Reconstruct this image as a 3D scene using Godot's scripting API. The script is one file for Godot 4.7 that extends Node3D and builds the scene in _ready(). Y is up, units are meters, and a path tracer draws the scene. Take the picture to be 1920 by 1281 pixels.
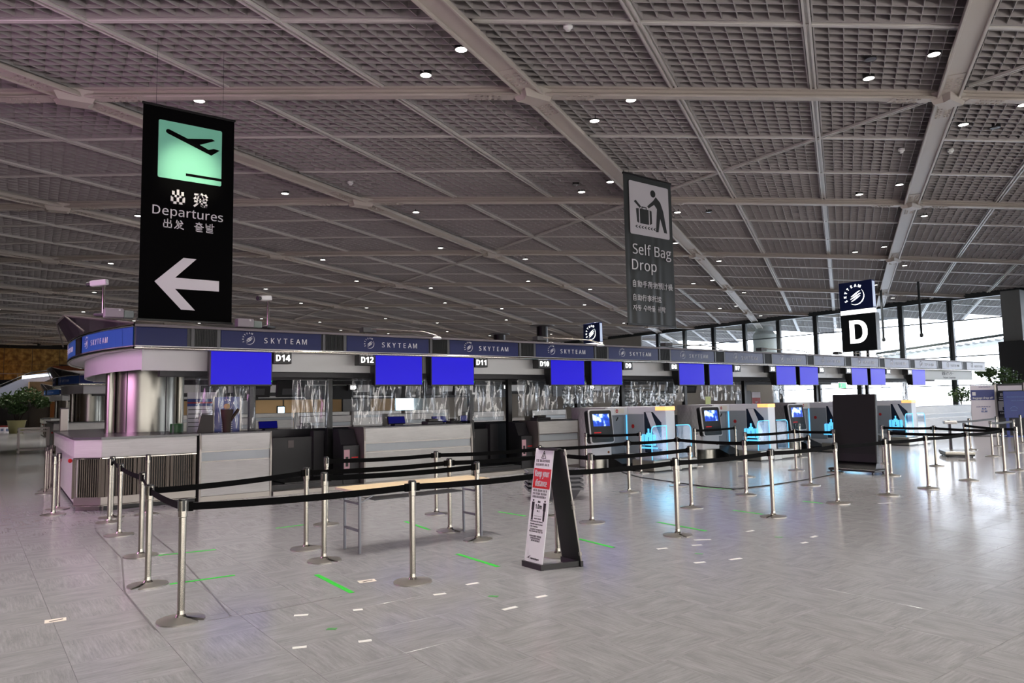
extends Node3D
# A departures hall: x runs along the counter islands towards the window wall, -z across the hall, y is up, metres.

const EYE := Vector3(0, 1.65, 0)
const FOCAL := 1363.334            # pixels, for a 1920 x 1281 frame
const LA := Vector2(8.442, 5.292)  # roof lattice, plan (x, z)
const LB := Vector2(9.003, -4.968)
const L0 := Vector2(1.607, -17.757)
var right := Vector3(0.8010, -0.01844, 0.5984)
var up := Vector3(-0.0356, 0.99629, 0.0783)
var ahead := Vector3(0.5970, 0.08406, -0.7978)
var mats := {}
var names := {}
var rng := RandomNumberGenerator.new()


# ---------------------------------------------------------------- mesh builder
class MB:
	var v := PackedVector3Array()
	var n := PackedVector3Array()
	var t := PackedVector2Array()

	func tri(a: Vector3, b: Vector3, c: Vector3, na: Vector3, nb: Vector3, nc: Vector3) -> void:
		var g := (b - a).cross(c - a)
		if g.dot(na + nb + nc) > 0.0:
			v.append_array([a, c, b]); n.append_array([na, nc, nb])
		else:
			v.append_array([a, b, c]); n.append_array([na, nb, nc])
		t.append_array([Vector2.ZERO, Vector2.ZERO, Vector2.ZERO])

	func quad(a: Vector3, b: Vector3, c: Vector3, d: Vector3, out: Vector3) -> void:
		# out: any vector on the outer side
		var g := (b - a).cross(d - a)
		if g.length_squared() < 1e-16:
			g = (c - b).cross(d - b)
		if g.length_squared() < 1e-18:
			return
		g = g.normalized()
		if g.dot(out) < 0.0:
			g = -g
		tri(a, b, c, g, g, g)
		tri(a, c, d, g, g, g)

	func quad_uv(a: Vector3, b: Vector3, c: Vector3, d: Vector3, out: Vector3, r: Rect2) -> void:
		# a is at r's top left, b top right, c bottom right, d bottom left
		var g := out.normalized()
		var k := 1 if (b - a).cross(c - a).dot(g) > 0.0 else 0
		var ps := [a, c, b, a, d, c] if k else [a, b, c, a, c, d]
		var ua := r.position
		var ub := r.position + Vector2(r.size.x, 0)
		var uc := r.end
		var ud := r.position + Vector2(0, r.size.y)
		var us := [ua, uc, ub, ua, ud, uc] if k else [ua, ub, uc, ua, uc, ud]
		for i in 6:
			v.append(ps[i]); n.append(g); t.append(us[i])

	func box(lo: Vector3, hi: Vector3, x := Transform3D(), bevel := 0.0) -> MB:
		var c := (lo + hi) * 0.5
		var h := (hi - lo) * 0.5
		h = h.abs()
		var e: float = minf(bevel, minf(h.x, minf(h.y, h.z)) * 0.6)
		for ax in 3:
			var u := Vector3.ZERO
			var w := Vector3.ZERO
			var m := Vector3.ZERO
			m[ax] = 1.0; u[(ax + 1) % 3] = 1.0; w[(ax + 2) % 3] = 1.0
			var hu: float = h[(ax + 1) % 3] - e
			var hw: float = h[(ax + 2) % 3] - e
			for s: float in [-1.0, 1.0]:
				var o: Vector3 = c + m * s * h[ax]
				quad(x * (o - u * hu - w * hw), x * (o + u * hu - w * hw), x * (o + u * hu + w * hw), x * (o - u * hu + w * hw), x.basis * (m * s))
			if e > 0.0:
				# the four bevels that run along this axis
				var ha: float = h[ax] - e
				for su in [-1.0, 1.0]:
					for sw in [-1.0, 1.0]:
						var p1: Vector3 = c + u * su * (hu + e) + w * sw * hw
						var p2: Vector3 = c + u * su * hu + w * sw * (hw + e)
						quad(x * (p1 - m * ha), x * (p1 + m * ha), x * (p2 + m * ha), x * (p2 - m * ha), x.basis * (u * su + w * sw))
		return self

	func cbox(c: Vector3, s: Vector3, bevel := 0.0) -> MB:
		return box(c - s * 0.5, c + s * 0.5, Transform3D(), bevel)

	func bar(a: Vector3, b: Vector3, w: float, h: float, upv := Vector3.UP) -> MB:
		var z := (b - a).normalized()
		var xx := upv.cross(z)
		if xx.length() < 0.01:
			xx = Vector3.RIGHT.cross(z)
		xx = xx.normalized()
		var yy := z.cross(xx)
		return box(Vector3(-w / 2, -h / 2, 0), Vector3(w / 2, h / 2, a.distance_to(b)), Transform3D(Basis(xx, yy, z), a))

	func prism(poly: PackedVector2Array, z0: float, z1: float, x := Transform3D()) -> MB:
		# polygon in the local xy plane, pulled from z0 to z1
		var ix := Geometry2D.triangulate_polygon(poly)
		for k in range(0, ix.size(), 3):
			for z in [z0, z1]:
				var g: Vector3 = x.basis * Vector3(0, 0, 1.0 if z == maxf(z0, z1) else -1.0)
				var a: Vector2 = poly[ix[k]]
				var b: Vector2 = poly[ix[k + 1]]
				var c: Vector2 = poly[ix[k + 2]]
				g = g.normalized()
				tri(x * Vector3(a.x, a.y, z), x * Vector3(b.x, b.y, z), x * Vector3(c.x, c.y, z), g, g, g)
		var area := 0.0
		for k in poly.size():
			area += poly[k].cross(poly[(k + 1) % poly.size()])
		for k in poly.size():
			var p: Vector2 = poly[k]
			var q: Vector2 = poly[(k + 1) % poly.size()]
			var o := Vector2(q.y - p.y, p.x - q.x) * signf(area)
			quad(x * Vector3(p.x, p.y, z0), x * Vector3(q.x, q.y, z0), x * Vector3(q.x, q.y, z1), x * Vector3(p.x, p.y, z1), x.basis * Vector3(o.x, o.y, 0))
		return self

	func lathe(prof: Array, seg := 24, x := Transform3D(), a0 := 0.0, a1 := TAU) -> MB:
		# prof: Vector2(r, y) going along the outline with the outside on its left when r grows to the right, y up
		for k in prof.size() - 1:
			var p: Vector2 = prof[k]
			var q: Vector2 = prof[k + 1]
			var d := (q - p)
			if d.length() < 1e-7:
				continue
			var nn := Vector2(d.y, -d.x).normalized()
			for s in seg:
				var t0 := a0 + (a1 - a0) * s / seg
				var t1 := a0 + (a1 - a0) * (s + 1) / seg
				var e0 := Vector3(cos(t0), 0, sin(t0))
				var e1 := Vector3(cos(t1), 0, sin(t1))
				var n0 := (x.basis * (e0 * nn.x + Vector3.UP * nn.y)).normalized()
				var n1 := (x.basis * (e1 * nn.x + Vector3.UP * nn.y)).normalized()
				var A := x * (e0 * p.x + Vector3.UP * p.y)
				var B := x * (e1 * p.x + Vector3.UP * p.y)
				var C := x * (e1 * q.x + Vector3.UP * q.y)
				var D := x * (e0 * q.x + Vector3.UP * q.y)
				if p.x > 1e-6:
					tri(A, B, C, n0, n1, n1)
				if q.x > 1e-6:
					tri(A, C, D, n0, n1, n0)
		return self

	func tube(pts: Array, r: float, seg := 8) -> MB:
		for k in pts.size() - 1:
			var a: Vector3 = pts[k]
			var b: Vector3 = pts[k + 1]
			var z := (b - a).normalized()
			var xx := z.cross(Vector3.UP)
			if xx.length() < 0.02:
				xx = z.cross(Vector3.RIGHT)
			xx = xx.normalized()
			var yy := z.cross(xx)
			for s in seg:
				var t0 := TAU * s / seg
				var t1 := TAU * (s + 1) / seg
				var n0 := xx * cos(t0) + yy * sin(t0)
				var n1 := xx * cos(t1) + yy * sin(t1)
				tri(a + n0 * r, a + n1 * r, b + n1 * r, n0, n1, n1)
				tri(a + n0 * r, b + n1 * r, b + n0 * r, n0, n1, n0)
		return self

	func grid(pts: Array, nu: int, nv: int) -> MB:
		# a smooth sheet: pts[u * nv + v]
		var nor := []
		nor.resize(nu * nv)
		for i in nu:
			for j in nv:
				var a: Vector3 = pts[mini(i + 1, nu - 1) * nv + j] - pts[maxi(i - 1, 0) * nv + j]
				var b: Vector3 = pts[i * nv + mini(j + 1, nv - 1)] - pts[i * nv + maxi(j - 1, 0)]
				nor[i * nv + j] = a.cross(b).normalized()
		for i in nu - 1:
			for j in nv - 1:
				var a := i * nv + j
				var b := a + nv
				tri(pts[a], pts[b], pts[b + 1], nor[a], nor[b], nor[b + 1])
				tri(pts[a], pts[b + 1], pts[a + 1], nor[a], nor[b + 1], nor[a + 1])
		return self

	func append_line(x0: float, x1: float, y: float) -> void:
		var c := x0
		var k := 0
		while c < x1:
			var w: float = [0.018, 0.03, 0.012, 0.024, 0.04][k % 5]
			box(Vector3(c, y, 0), Vector3(minf(c + w, x1), y + 0.018, 0.003))
			c += w + 0.006
			k += 1

	func mesh() -> ArrayMesh:
		var m := ArrayMesh.new()
		if v.is_empty():
			return m
		var a := []
		a.resize(Mesh.ARRAY_MAX)
		a[Mesh.ARRAY_VERTEX] = v
		a[Mesh.ARRAY_NORMAL] = n
		a[Mesh.ARRAY_TEX_UV] = t
		a[Mesh.ARRAY_INDEX] = PackedInt32Array(range(v.size()))
		m.add_surface_from_arrays(Mesh.PRIMITIVE_TRIANGLES, a)
		return m


# ---------------------------------------------------------------- nodes
func numbered(called: String) -> String:
	names[called] = names.get(called, 0) + 1
	return called if names[called] == 1 else "%s_%03d" % [called, names[called] - 1]


func thing(called: String, label: String, category: String, at := Vector3.ZERO, turn := 0.0, group := "") -> Node3D:
	var o := Node3D.new()
	o.name = numbered(called)
	add_child(o)
	o.position = at
	o.rotation.y = turn
	meta(o, label, category, group)
	return o


func meta(o: Node, label: String, category := "", group := "", kind := "") -> void:
	if label: o.set_meta("label", label)
	if category: o.set_meta("category", category)
	if group: o.set_meta("group", group)
	if kind: o.set_meta("kind", kind)


func part(parent: Node, called: String, mb, m: Material, at := Vector3.ZERO, label := "") -> MeshInstance3D:
	var o := MeshInstance3D.new()
	o.mesh = mb.mesh() if mb is MB else mb
	o.name = called
	o.material_override = m
	o.position = at
	if label: o.set_meta("label", label)
	parent.add_child(o, true)
	return o


func wpart(parent: Node3D, called: String, mb: MB, m: Material, label := "") -> MeshInstance3D:
	# the shape is given in world coordinates
	return part(parent, called, mb, m, -parent.position, label)


func struct(called: String, mb: MB, m: Material, label := "", category := "") -> MeshInstance3D:
	var o := part(self, called, mb, m)
	o.set_meta("kind", "structure")
	meta(o, label, category)
	return o


func struct_root(called: String, label: String, category: String) -> Node3D:
	var o := Node3D.new()
	o.name = called
	o.set_meta("kind", "structure")
	meta(o, label, category)
	add_child(o)
	return o


func many(parent: Node3D, called: String, mesh: Mesh, m: Material, places: Array, most := 300) -> void:
	# the nearest ones singly, the rest together
	places.sort_custom(func(a, b): return a.origin.distance_squared_to(EYE) < b.origin.distance_squared_to(EYE))
	for k in mini(most, places.size()):
		var o := part(parent, called, mesh, m)
		o.transform = places[k]
	if places.size() > most:
		var mm := MultiMesh.new()
		mm.transform_format = MultiMesh.TRANSFORM_3D
		mm.mesh = mesh
		mm.instance_count = places.size() - most
		for k in range(most, places.size()):
			mm.set_instance_transform(k - most, places[k])
		var o := MultiMeshInstance3D.new()
		o.multimesh = mm
		o.material_override = m
		o.name = called + "_field"
		o.set_meta("kind", "stuff")
		parent.add_child(o, true)


# ---------------------------------------------------------------- the photograph's geometry
func to_pixel(p: Vector3) -> Vector3:
	var d := p - EYE
	var z := d.dot(ahead)
	if z < 0.3:
		return Vector3(-9999, -9999, z)
	return Vector3(960.0 + FOCAL * d.dot(right) / z, 640.5 - FOCAL * d.dot(up) / z, z)


func in_view(p: Vector3, margin := 200.0) -> bool:
	var q := to_pixel(p)
	return q.z > 0.3 and q.x > -margin and q.x < 1920 + margin and q.y > -margin and q.y < 1281 + margin


func px_ray(x: float, y: float) -> Vector3:
	return right * ((x - 960.0) / FOCAL) - up * ((y - 640.5) / FOCAL) + ahead


func on_floor(x: float, y: float, h := 0.0) -> Vector3:
	var d := px_ray(x, y)
	return EYE + d * ((h - EYE.y) / d.y)


func on_z(x: float, y: float, z: float) -> Vector3:
	var d := px_ray(x, y)
	return EYE + d * (z / d.z)


func on_x(x: float, y: float, wx: float) -> Vector3:
	var d := px_ray(x, y)
	return EYE + d * (wx / d.x)


func roof_y(x: float) -> float:
	return 8.5 + 0.037 * x - 0.00098 * x * x


func lattice(i: float, j: float) -> Vector3:
	var p := L0 + LA * i + LB * j
	return Vector3(p.x, roof_y(p.x), p.y)


# ---------------------------------------------------------------- materials
func sm(key: String, c: Color, rough := 0.6, metal := 0.0, glow := 0.0, glow_c = null) -> StandardMaterial3D:
	if mats.has(key):
		return mats[key]
	var m := StandardMaterial3D.new()
	m.resource_name = key
	m.albedo_color = c
	m.roughness = rough
	m.metallic = metal
	if glow > 0.0:
		m.emission_enabled = true
		m.emission = c if glow_c == null else glow_c
		m.emission_energy_multiplier = glow
	mats[key] = m
	return m


func streak_image(w: int, h: int, sx: float, sy: float, dark: Color, light: Color, seed_: int, specks := 0.0) -> ImageTexture:
	var a := FastNoiseLite.new()
	a.seed = seed_
	a.frequency = 1.0
	a.fractal_octaves = 4
	var b := FastNoiseLite.new()
	b.seed = seed_ + 7
	b.frequency = 1.0
	var im := Image.create(w, h, false, Image.FORMAT_RGB8)
	for y in h:
		for x in w:
			# wrapped on a torus in y so that the sheet repeats
			var k := 0.5 + 0.30 * a.get_noise_2d(x * sx, y * sy) + 0.22 * b.get_noise_2d(x * sx * 4.0, y * sy * 4.0) + 0.25 * b.get_noise_2d(x * sx * 0.7 + 90.0, y * sx * 2.5)
			var c := dark.lerp(light, clampf(k, 0.0, 1.0))
			if specks > 0.0 and a.get_noise_2d(x * sx * 9.0 + 300.0, y * sy * 1.5) > 0.62 - specks * 0.0:
				c = c.darkened(0.28)
			im.set_pixel(x, y, c)
	return ImageTexture.create_from_image(im)


func noise_tex(freq: float, seed_: int, c0: Color, c1: Color, size := 512, normal := false, bump := 4.0) -> NoiseTexture2D:
	var f := FastNoiseLite.new()
	f.seed = seed_
	f.frequency = freq
	f.fractal_octaves = 5
	var t := NoiseTexture2D.new()
	t.width = size
	t.height = size
	t.seamless = true
	t.noise = f
	if normal:
		t.as_normal_map = true
		t.bump_strength = bump
	else:
		var g := Gradient.new()
		g.set_color(0, c0)
		g.set_color(1, c1)
		t.color_ramp = g
	return t


func tri_tex(m: StandardMaterial3D, tex: Texture2D, scale: Vector3, world := false) -> StandardMaterial3D:
	m.albedo_texture = tex
	m.uv1_triplanar = true
	m.uv1_world_triplanar = world
	m.uv1_scale = scale
	return m


# ---------------------------------------------------------------- lettering and flat marks
func lettering(parent: Node3D, s: String, cap: float, at: Vector3, turn: Vector3, m: Material, bold := false, called := "lettering", width := 0.0, thick := 0.006, serif := false) -> MeshInstance3D:
	var f := SystemFont.new()
	f.font_names = PackedStringArray(["Droid Serif" if serif else "Droid Sans"])
	f.font_weight = 700 if bold else 400
	var t := TextMesh.new()
	t.font = f
	t.text = s
	t.font_size = 64
	t.pixel_size = cap / (64.0 * 0.714)
	t.depth = thick
	t.curve_step = 1.0
	var o := MeshInstance3D.new()
	o.mesh = t
	o.name = called
	o.material_override = m
	parent.add_child(o, true)
	o.position = at
	o.rotation = turn
	if width > 0.0:
		var w := t.get_aabb().size.x
		if w > 0.0:
			o.scale.x = width / w
	return o


func flat(poly: Array, x := Transform3D(), z := 0.004) -> MB:
	return MB.new().prism(PackedVector2Array(poly), 0.0, z, x)


func rounded(x0: float, y0: float, x1: float, y1: float, r: float, seg := 5) -> Array:
	var out := []
	for k in 4:
		var c := Vector2(x1 - r if k == 0 or k == 3 else x0 + r, y1 - r if k < 2 else y0 + r)
		for s in seg + 1:
			var a: float = PI / 2 * (k + float(s) / seg)
			out.append(c + Vector2(cos(a), sin(a)) * r)
	return out


func disc_poly(c: Vector2, r: float, seg := 20) -> Array:
	var out := []
	for s in seg:
		out.append(c + Vector2(cos(TAU * s / seg), sin(TAU * s / seg)) * r)
	return out


const RIEUL := [[22, 60], [78, 60], [78, 76], [22, 76], [22, 94], [82, 94]]
const GLYPHS := {
	"出": [[[50, 5], [50, 92]], [[20, 18], [20, 45], [80, 45], [80, 18]], [[12, 55], [12, 92], [88, 92], [88, 55]]],
	"発": [[[15, 12], [42, 12], [10, 42]], [[22, 26], [32, 34]], [[58, 5], [92, 42]], [[85, 10], [68, 22]], [[92, 22], [76, 32]], [[30, 45], [70, 45]], [[15, 62], [85, 62]], [[38, 45], [36, 70], [12, 95]], [[60, 45], [60, 88], [68, 93], [88, 92], [90, 80]]],
	"发": [[[28, 8], [22, 35], [85, 35]], [[66, 8], [78, 22]], [[42, 20], [30, 65], [8, 92]], [[36, 52], [75, 52], [60, 75], [32, 95]], [[40, 62], [60, 82], [92, 95]]],
	"自": [[[48, 2], [40, 16]], [[22, 16], [78, 16], [78, 95], [22, 95], [22, 16]], [[22, 42], [78, 42]], [[22, 68], [78, 68]]],
	"動": [[[40, 3], [12, 10]], [[5, 20], [55, 20]], [[12, 30], [48, 30], [48, 58], [12, 58], [12, 30]], [[12, 44], [48, 44]], [[30, 6], [30, 88]], [[10, 72], [50, 72]], [[5, 90], [56, 86]], [[60, 28], [94, 28], [92, 80], [86, 92], [76, 88]], [[76, 8], [74, 50], [58, 93]]],
	"手": [[[75, 6], [25, 14]], [[15, 32], [85, 32]], [[8, 55], [92, 55]], [[52, 10], [52, 85], [46, 94], [34, 88]]],
	"荷": [[[8, 14], [92, 14]], [[33, 4], [33, 24]], [[67, 4], [67, 24]], [[28, 28], [6, 60]], [[18, 46], [18, 95]], [[36, 36], [94, 36]], [[42, 50], [66, 50], [66, 72], [42, 72], [42, 50]], [[84, 36], [84, 88], [78, 94], [68, 90]]],
	"物": [[[20, 12], [8, 36]], [[14, 28], [44, 28]], [[28, 4], [28, 95]], [[6, 64], [46, 54]], [[58, 5], [46, 38]], [[54, 24], [92, 24], [90, 80], [82, 92], [74, 88]], [[66, 26], [44, 66]], [[80, 26], [48, 88]]],
	"預": [[[8, 10], [42, 10], [26, 28]], [[14, 24], [36, 36]], [[4, 42], [46, 42], [40, 54]], [[26, 42], [26, 84], [20, 94], [10, 88]], [[50, 8], [96, 8]], [[72, 8], [66, 20]], [[56, 22], [90, 22], [90, 74], [56, 74], [56, 22]], [[56, 38], [90, 38]], [[56, 56], [90, 56]], [[62, 76], [50, 94]], [[80, 76], [96, 94]]],
	"け": [[[16, 8], [10, 50], [18, 90]], [[40, 32], [92, 32]], [[70, 6], [72, 56], [62, 92]]],
	"機": [[[4, 28], [36, 28]], [[20, 4], [20, 95]], [[20, 34], [4, 66]], [[22, 42], [34, 54]], [[50, 6], [42, 18], [52, 24], [42, 40]], [[82, 6], [74, 18], [86, 24], [76, 40]], [[38, 50], [96, 50]], [[66, 4], [70, 60], [94, 94]], [[46, 52], [46, 70], [34, 94]], [[40, 72], [62, 72]], [[88, 60], [66, 92]]],
	"助": [[[12, 10], [12, 84]], [[46, 10], [46, 80]], [[12, 10], [46, 10]], [[12, 34], [46, 34]], [[12, 58], [46, 58]], [[4, 88], [52, 80]], [[58, 28], [94, 28], [92, 80], [86, 92], [76, 88]], [[76, 8], [74, 50], [54, 93]]],
	"行": [[[32, 5], [8, 28]], [[34, 28], [6, 58]], [[22, 44], [22, 95]], [[46, 16], [90, 16]], [[42, 42], [96, 42]], [[74, 42], [74, 86], [68, 94], [56, 88]]],
	"李": [[[8, 20], [92, 20]], [[50, 3], [50, 50]], [[50, 20], [10, 50]], [[50, 20], [90, 50]], [[26, 56], [74, 56], [54, 68]], [[6, 74], [94, 74]], [[52, 66], [52, 88], [46, 95], [34, 90]]],
	"托": [[[4, 28], [38, 28]], [[22, 4], [22, 86], [10, 88]], [[4, 62], [40, 48]], [[86, 8], [50, 18]], [[44, 48], [96, 38]], [[66, 14], [66, 86], [72, 93], [92, 92], [94, 78]]],
	"运": [[[10, 10], [20, 22]], [[4, 40], [20, 40], [18, 78], [6, 92]], [[18, 80], [40, 92], [96, 92]], [[44, 14], [86, 14]], [[34, 36], [94, 36]], [[62, 36], [44, 70], [84, 68]], [[74, 54], [90, 78]]],
	"출": [[[50, 2], [50, 10]], [[22, 14], [78, 14]], [[50, 14], [24, 36]], [[50, 18], [76, 36]], [[8, 46], [92, 46]], [[50, 46], [50, 56]], RIEUL],
	"발": [[[16, 8], [16, 46], [56, 46], [56, 8]], [[16, 28], [56, 28]], [[76, 2], [76, 52]], [[76, 26], [94, 26]], RIEUL],
	"자": [[[8, 18], [60, 18]], [[34, 18], [6, 76]], [[34, 40], [60, 76]], [[76, 4], [76, 96]], [[76, 46], [94, 46]]],
	"동": [[[78, 8], [24, 8], [24, 34], [80, 34]], [[50, 34], [50, 50]], [[8, 52], [92, 52]], [[50, 60], [66, 66], [70, 78], [64, 90], [50, 96], [36, 90], [30, 78], [36, 66], [50, 60]]],
	"수": [[[50, 4], [14, 40]], [[50, 10], [86, 40]], [[6, 58], [94, 58]], [[50, 58], [50, 96]]],
	"하": [[[34, 4], [34, 14]], [[8, 22], [60, 22]], [[34, 34], [50, 40], [55, 54], [50, 68], [34, 74], [18, 68], [13, 54], [18, 40], [34, 34]], [[76, 4], [76, 96]], [[76, 46], [94, 46]]],
	"물": [[[24, 6], [76, 6], [76, 34], [24, 34], [24, 6]], [[8, 46], [92, 46]], [[50, 46], [50, 56]], RIEUL],
	"위": [[[34, 8], [48, 13], [53, 26], [48, 39], [34, 44], [20, 39], [15, 26], [20, 13], [34, 8]], [[6, 56], [62, 56]], [[34, 56], [34, 92]], [[80, 4], [80, 96]]],
	"탁": [[[56, 8], [14, 8], [14, 46], [58, 46]], [[14, 27], [54, 27]], [[76, 2], [76, 54]], [[76, 28], [94, 28]], [[20, 66], [78, 66], [78, 96]]],
	"券": [[[26, 6], [34, 18]], [[74, 6], [66, 18]], [[14, 26], [86, 26]], [[8, 42], [92, 42]], [[50, 4], [40, 42], [8, 72]], [[62, 42], [92, 70]], [[28, 62], [72, 62], [68, 90], [58, 92]], [[46, 62], [24, 95]]],
	"カ": [[[12, 30], [84, 30], [80, 82], [66, 88]], [[46, 6], [42, 50], [14, 92]]],
	"ウ": [[[50, 4], [50, 18]], [[16, 40], [16, 20], [86, 20], [76, 60], [40, 94]]],
	"ン": [[[14, 16], [34, 30]], [[14, 88], [50, 76], [90, 30]]],
	"タ": [[[44, 6], [12, 50]], [[38, 22], [84, 22], [66, 66], [24, 95]], [[34, 44], [64, 60]]],
	"ー": [[[10, 50], [90, 50]]],
	"最": [[[28, 4], [72, 4], [72, 34], [28, 34], [28, 4]], [[28, 19], [72, 19]], [[6, 44], [94, 44]], [[16, 44], [16, 90]], [[44, 44], [44, 95]], [[16, 60], [44, 60]], [[16, 75], [44, 75]], [[4, 92], [46, 86]], [[54, 56], [88, 56], [54, 95]], [[60, 66], [94, 95]]],
	"低": [[[28, 5], [6, 42]], [[18, 30], [18, 95]], [[82, 6], [40, 18]], [[40, 18], [40, 80], [58, 72]], [[40, 46], [92, 46]], [[64, 14], [72, 62], [92, 84]], [[36, 94], [74, 94]]],
	"以": [[[16, 14], [18, 74], [46, 56]], [[36, 22], [50, 40]], [[78, 10], [74, 50], [44, 94]], [[66, 66], [92, 94]]],
	"上": [[[48, 6], [48, 90]], [[48, 42], [82, 42]], [[6, 90], [94, 90]]],
}


func strokes(s: String, at: Vector2, size: float, pitch: float, w: float, x := Transform3D(), thick := 0.004, narrow := 1.0) -> MB:
	# characters as strokes; at = top left in the plane's x right, y up
	var mb := MB.new()
	var cx := at.x
	for ch in s:
		if GLYPHS.has(ch):
			for line in GLYPHS[ch]:
				for k in line.size() - 1:
					var p := Vector2(cx + line[k][0] * 0.01 * size * narrow, at.y - line[k][1] * 0.01 * size)
					var q := Vector2(cx + line[k + 1][0] * 0.01 * size * narrow, at.y - line[k + 1][1] * 0.01 * size)
					var d := (q - p).normalized() * w * 0.5
					var e := Vector2(-d.y, d.x)
					mb.prism(PackedVector2Array([p - d - e, q + d - e, q + d + e, p - d + e]), 0.0, thick, x)
			cx += pitch
		else:
			cx += pitch * 0.5
	return mb


func small_print(x0: float, x1: float, y: float, h: float, x: Transform3D, seed_: int, glyph := 1.0) -> MB:
	# a line of print too small to read: marks of a character's size and spacing
	var mb := MB.new()
	var r := RandomNumberGenerator.new()
	r.seed = seed_
	var cx := x0
	while cx < x1 - h * 0.4:
		var w := h * glyph * r.randf_range(0.55, 0.95)
		var c := cx
		for k in 3:
			var yy := y + h * (0.12 + 0.36 * k) * r.randf_range(0.85, 1.1)
			mb.prism(PackedVector2Array([Vector2(c, yy - h * 0.07), Vector2(c + w, yy - h * 0.07), Vector2(c + w, yy + h * 0.07), Vector2(c, yy + h * 0.07)]), 0.0, 0.0015, x)
		var vx := c + w * r.randf_range(0.2, 0.8)
		mb.prism(PackedVector2Array([Vector2(vx - h * 0.07, y), Vector2(vx + h * 0.07, y), Vector2(vx + h * 0.07, y + h), Vector2(vx - h * 0.07, y + h)]), 0.0, 0.0015, x)
		cx += w + h * 0.18 * (1.0 if r.randf() < 0.85 else 3.0)
	return mb


func facing(dir: String) -> Basis:
	# local x right, y up, z out of the sign
	if dir == "-x":
		return Basis(Vector3.UP, -PI / 2)
	return Basis()


func globe_mark(c: Vector2, r: float, x: Transform3D, thick := 0.004) -> MB:
	# the ribbon and crescent mark
	var mb := MB.new()
	# crescent on the lower right
	var outer := []
	var inner := []
	for k in 25:
		var a := deg_to_rad(lerpf(-125.0, 45.0, k / 24.0))
		var w := r * 0.10 * sin(PI * k / 24.0) + r * 0.008
		outer.append(c + Vector2(cos(a), sin(a)) * r)
		inner.append(c + Vector2(cos(a), sin(a)) * (r - w))
	inner.reverse()
	mb.prism(PackedVector2Array(outer + inner), 0.0, thick, x)
	# three waving ribbons
	for b in 3:
		var top := []
		var bot := []
		for k in 15:
			var u := k / 14.0
			var px := lerpf(-0.62, 0.62, u) * (1.0 - 0.14 * absf(b - 1.0))
			var py := 0.30 * sin((u - 0.5) * PI) + 0.28 - 0.28 * b + 0.05 * sin(u * TAU)
			var h := 0.075 * sin(PI * clampf(u * 0.9 + 0.05, 0, 1)) + 0.01
			top.append(c + Vector2(px, py + h) * r)
			bot.append(c + Vector2(px, py - h) * r)
		bot.reverse()
		mb.prism(PackedVector2Array(top + bot), 0.0, thick, x)
	return mb


func arc_text(parent: Node3D, s: String, c: Vector2, r: float, cap: float, x: Transform3D, m: Material) -> void:
	# letters set round the upper left of the mark
	for k in s.length():
		var a := deg_to_rad(lerpf(200.0, 72.0, float(k) / (s.length() - 1)))
		var p := x * Vector3(c.x + cos(a) * r, c.y + sin(a) * r, 0.002)
		var o := lettering(parent, s[k], cap, p, Vector3.ZERO, m, true, "letter")
		o.basis = x.basis * Basis(Vector3(0, 0, 1), a - PI / 2)


func text_into(st: SurfaceTool, s: String, cap: float, x: Transform3D, bold := false, width := 0.0, thick := 0.004) -> void:
	var f := SystemFont.new()
	f.font_names = PackedStringArray(["Droid Sans"])
	f.font_weight = 700 if bold else 400
	var t := TextMesh.new()
	t.font = f
	t.text = s
	t.font_size = 64
	t.pixel_size = cap / (64.0 * 0.714)
	t.depth = thick
	t.curve_step = 1.0
	var sc := 1.0
	if width > 0.0:
		sc = width / maxf(t.get_aabb().size.x, 0.001)
	st.append_from(t, 0, x * Transform3D(Basis.from_scale(Vector3(sc, 1, 1)), Vector3(0, 0, thick * 0.5)))


func logo_mesh(with_name: bool, r: float, thick := 0.004) -> ArrayMesh:
	# the round mark with its lettering; with_name adds the word beside it. Mark at the origin.
	var st := SurfaceTool.new()
	st.begin(Mesh.PRIMITIVE_TRIANGLES)
	st.append_from(globe_mark(Vector2.ZERO, r * 0.82, Transform3D(), thick).mesh(), 0, Transform3D())
	var s := "SKYTEAM"
	for k in s.length():
		var a := deg_to_rad(lerpf(203.0, 66.0, float(k) / (s.length() - 1)))
		text_into(st, s[k], r * 0.25, Transform3D(Basis(Vector3(0, 0, 1), a - PI / 2), Vector3(cos(a), sin(a), 0) * r), true, 0.0, thick)
	if with_name:
		for k in s.length():
			text_into(st, s[k], 0.098, Transform3D(Basis(), Vector3(0.30 + k * 0.123, -0.012, 0)), false, 0.0, thick)
	return st.commit()


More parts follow.
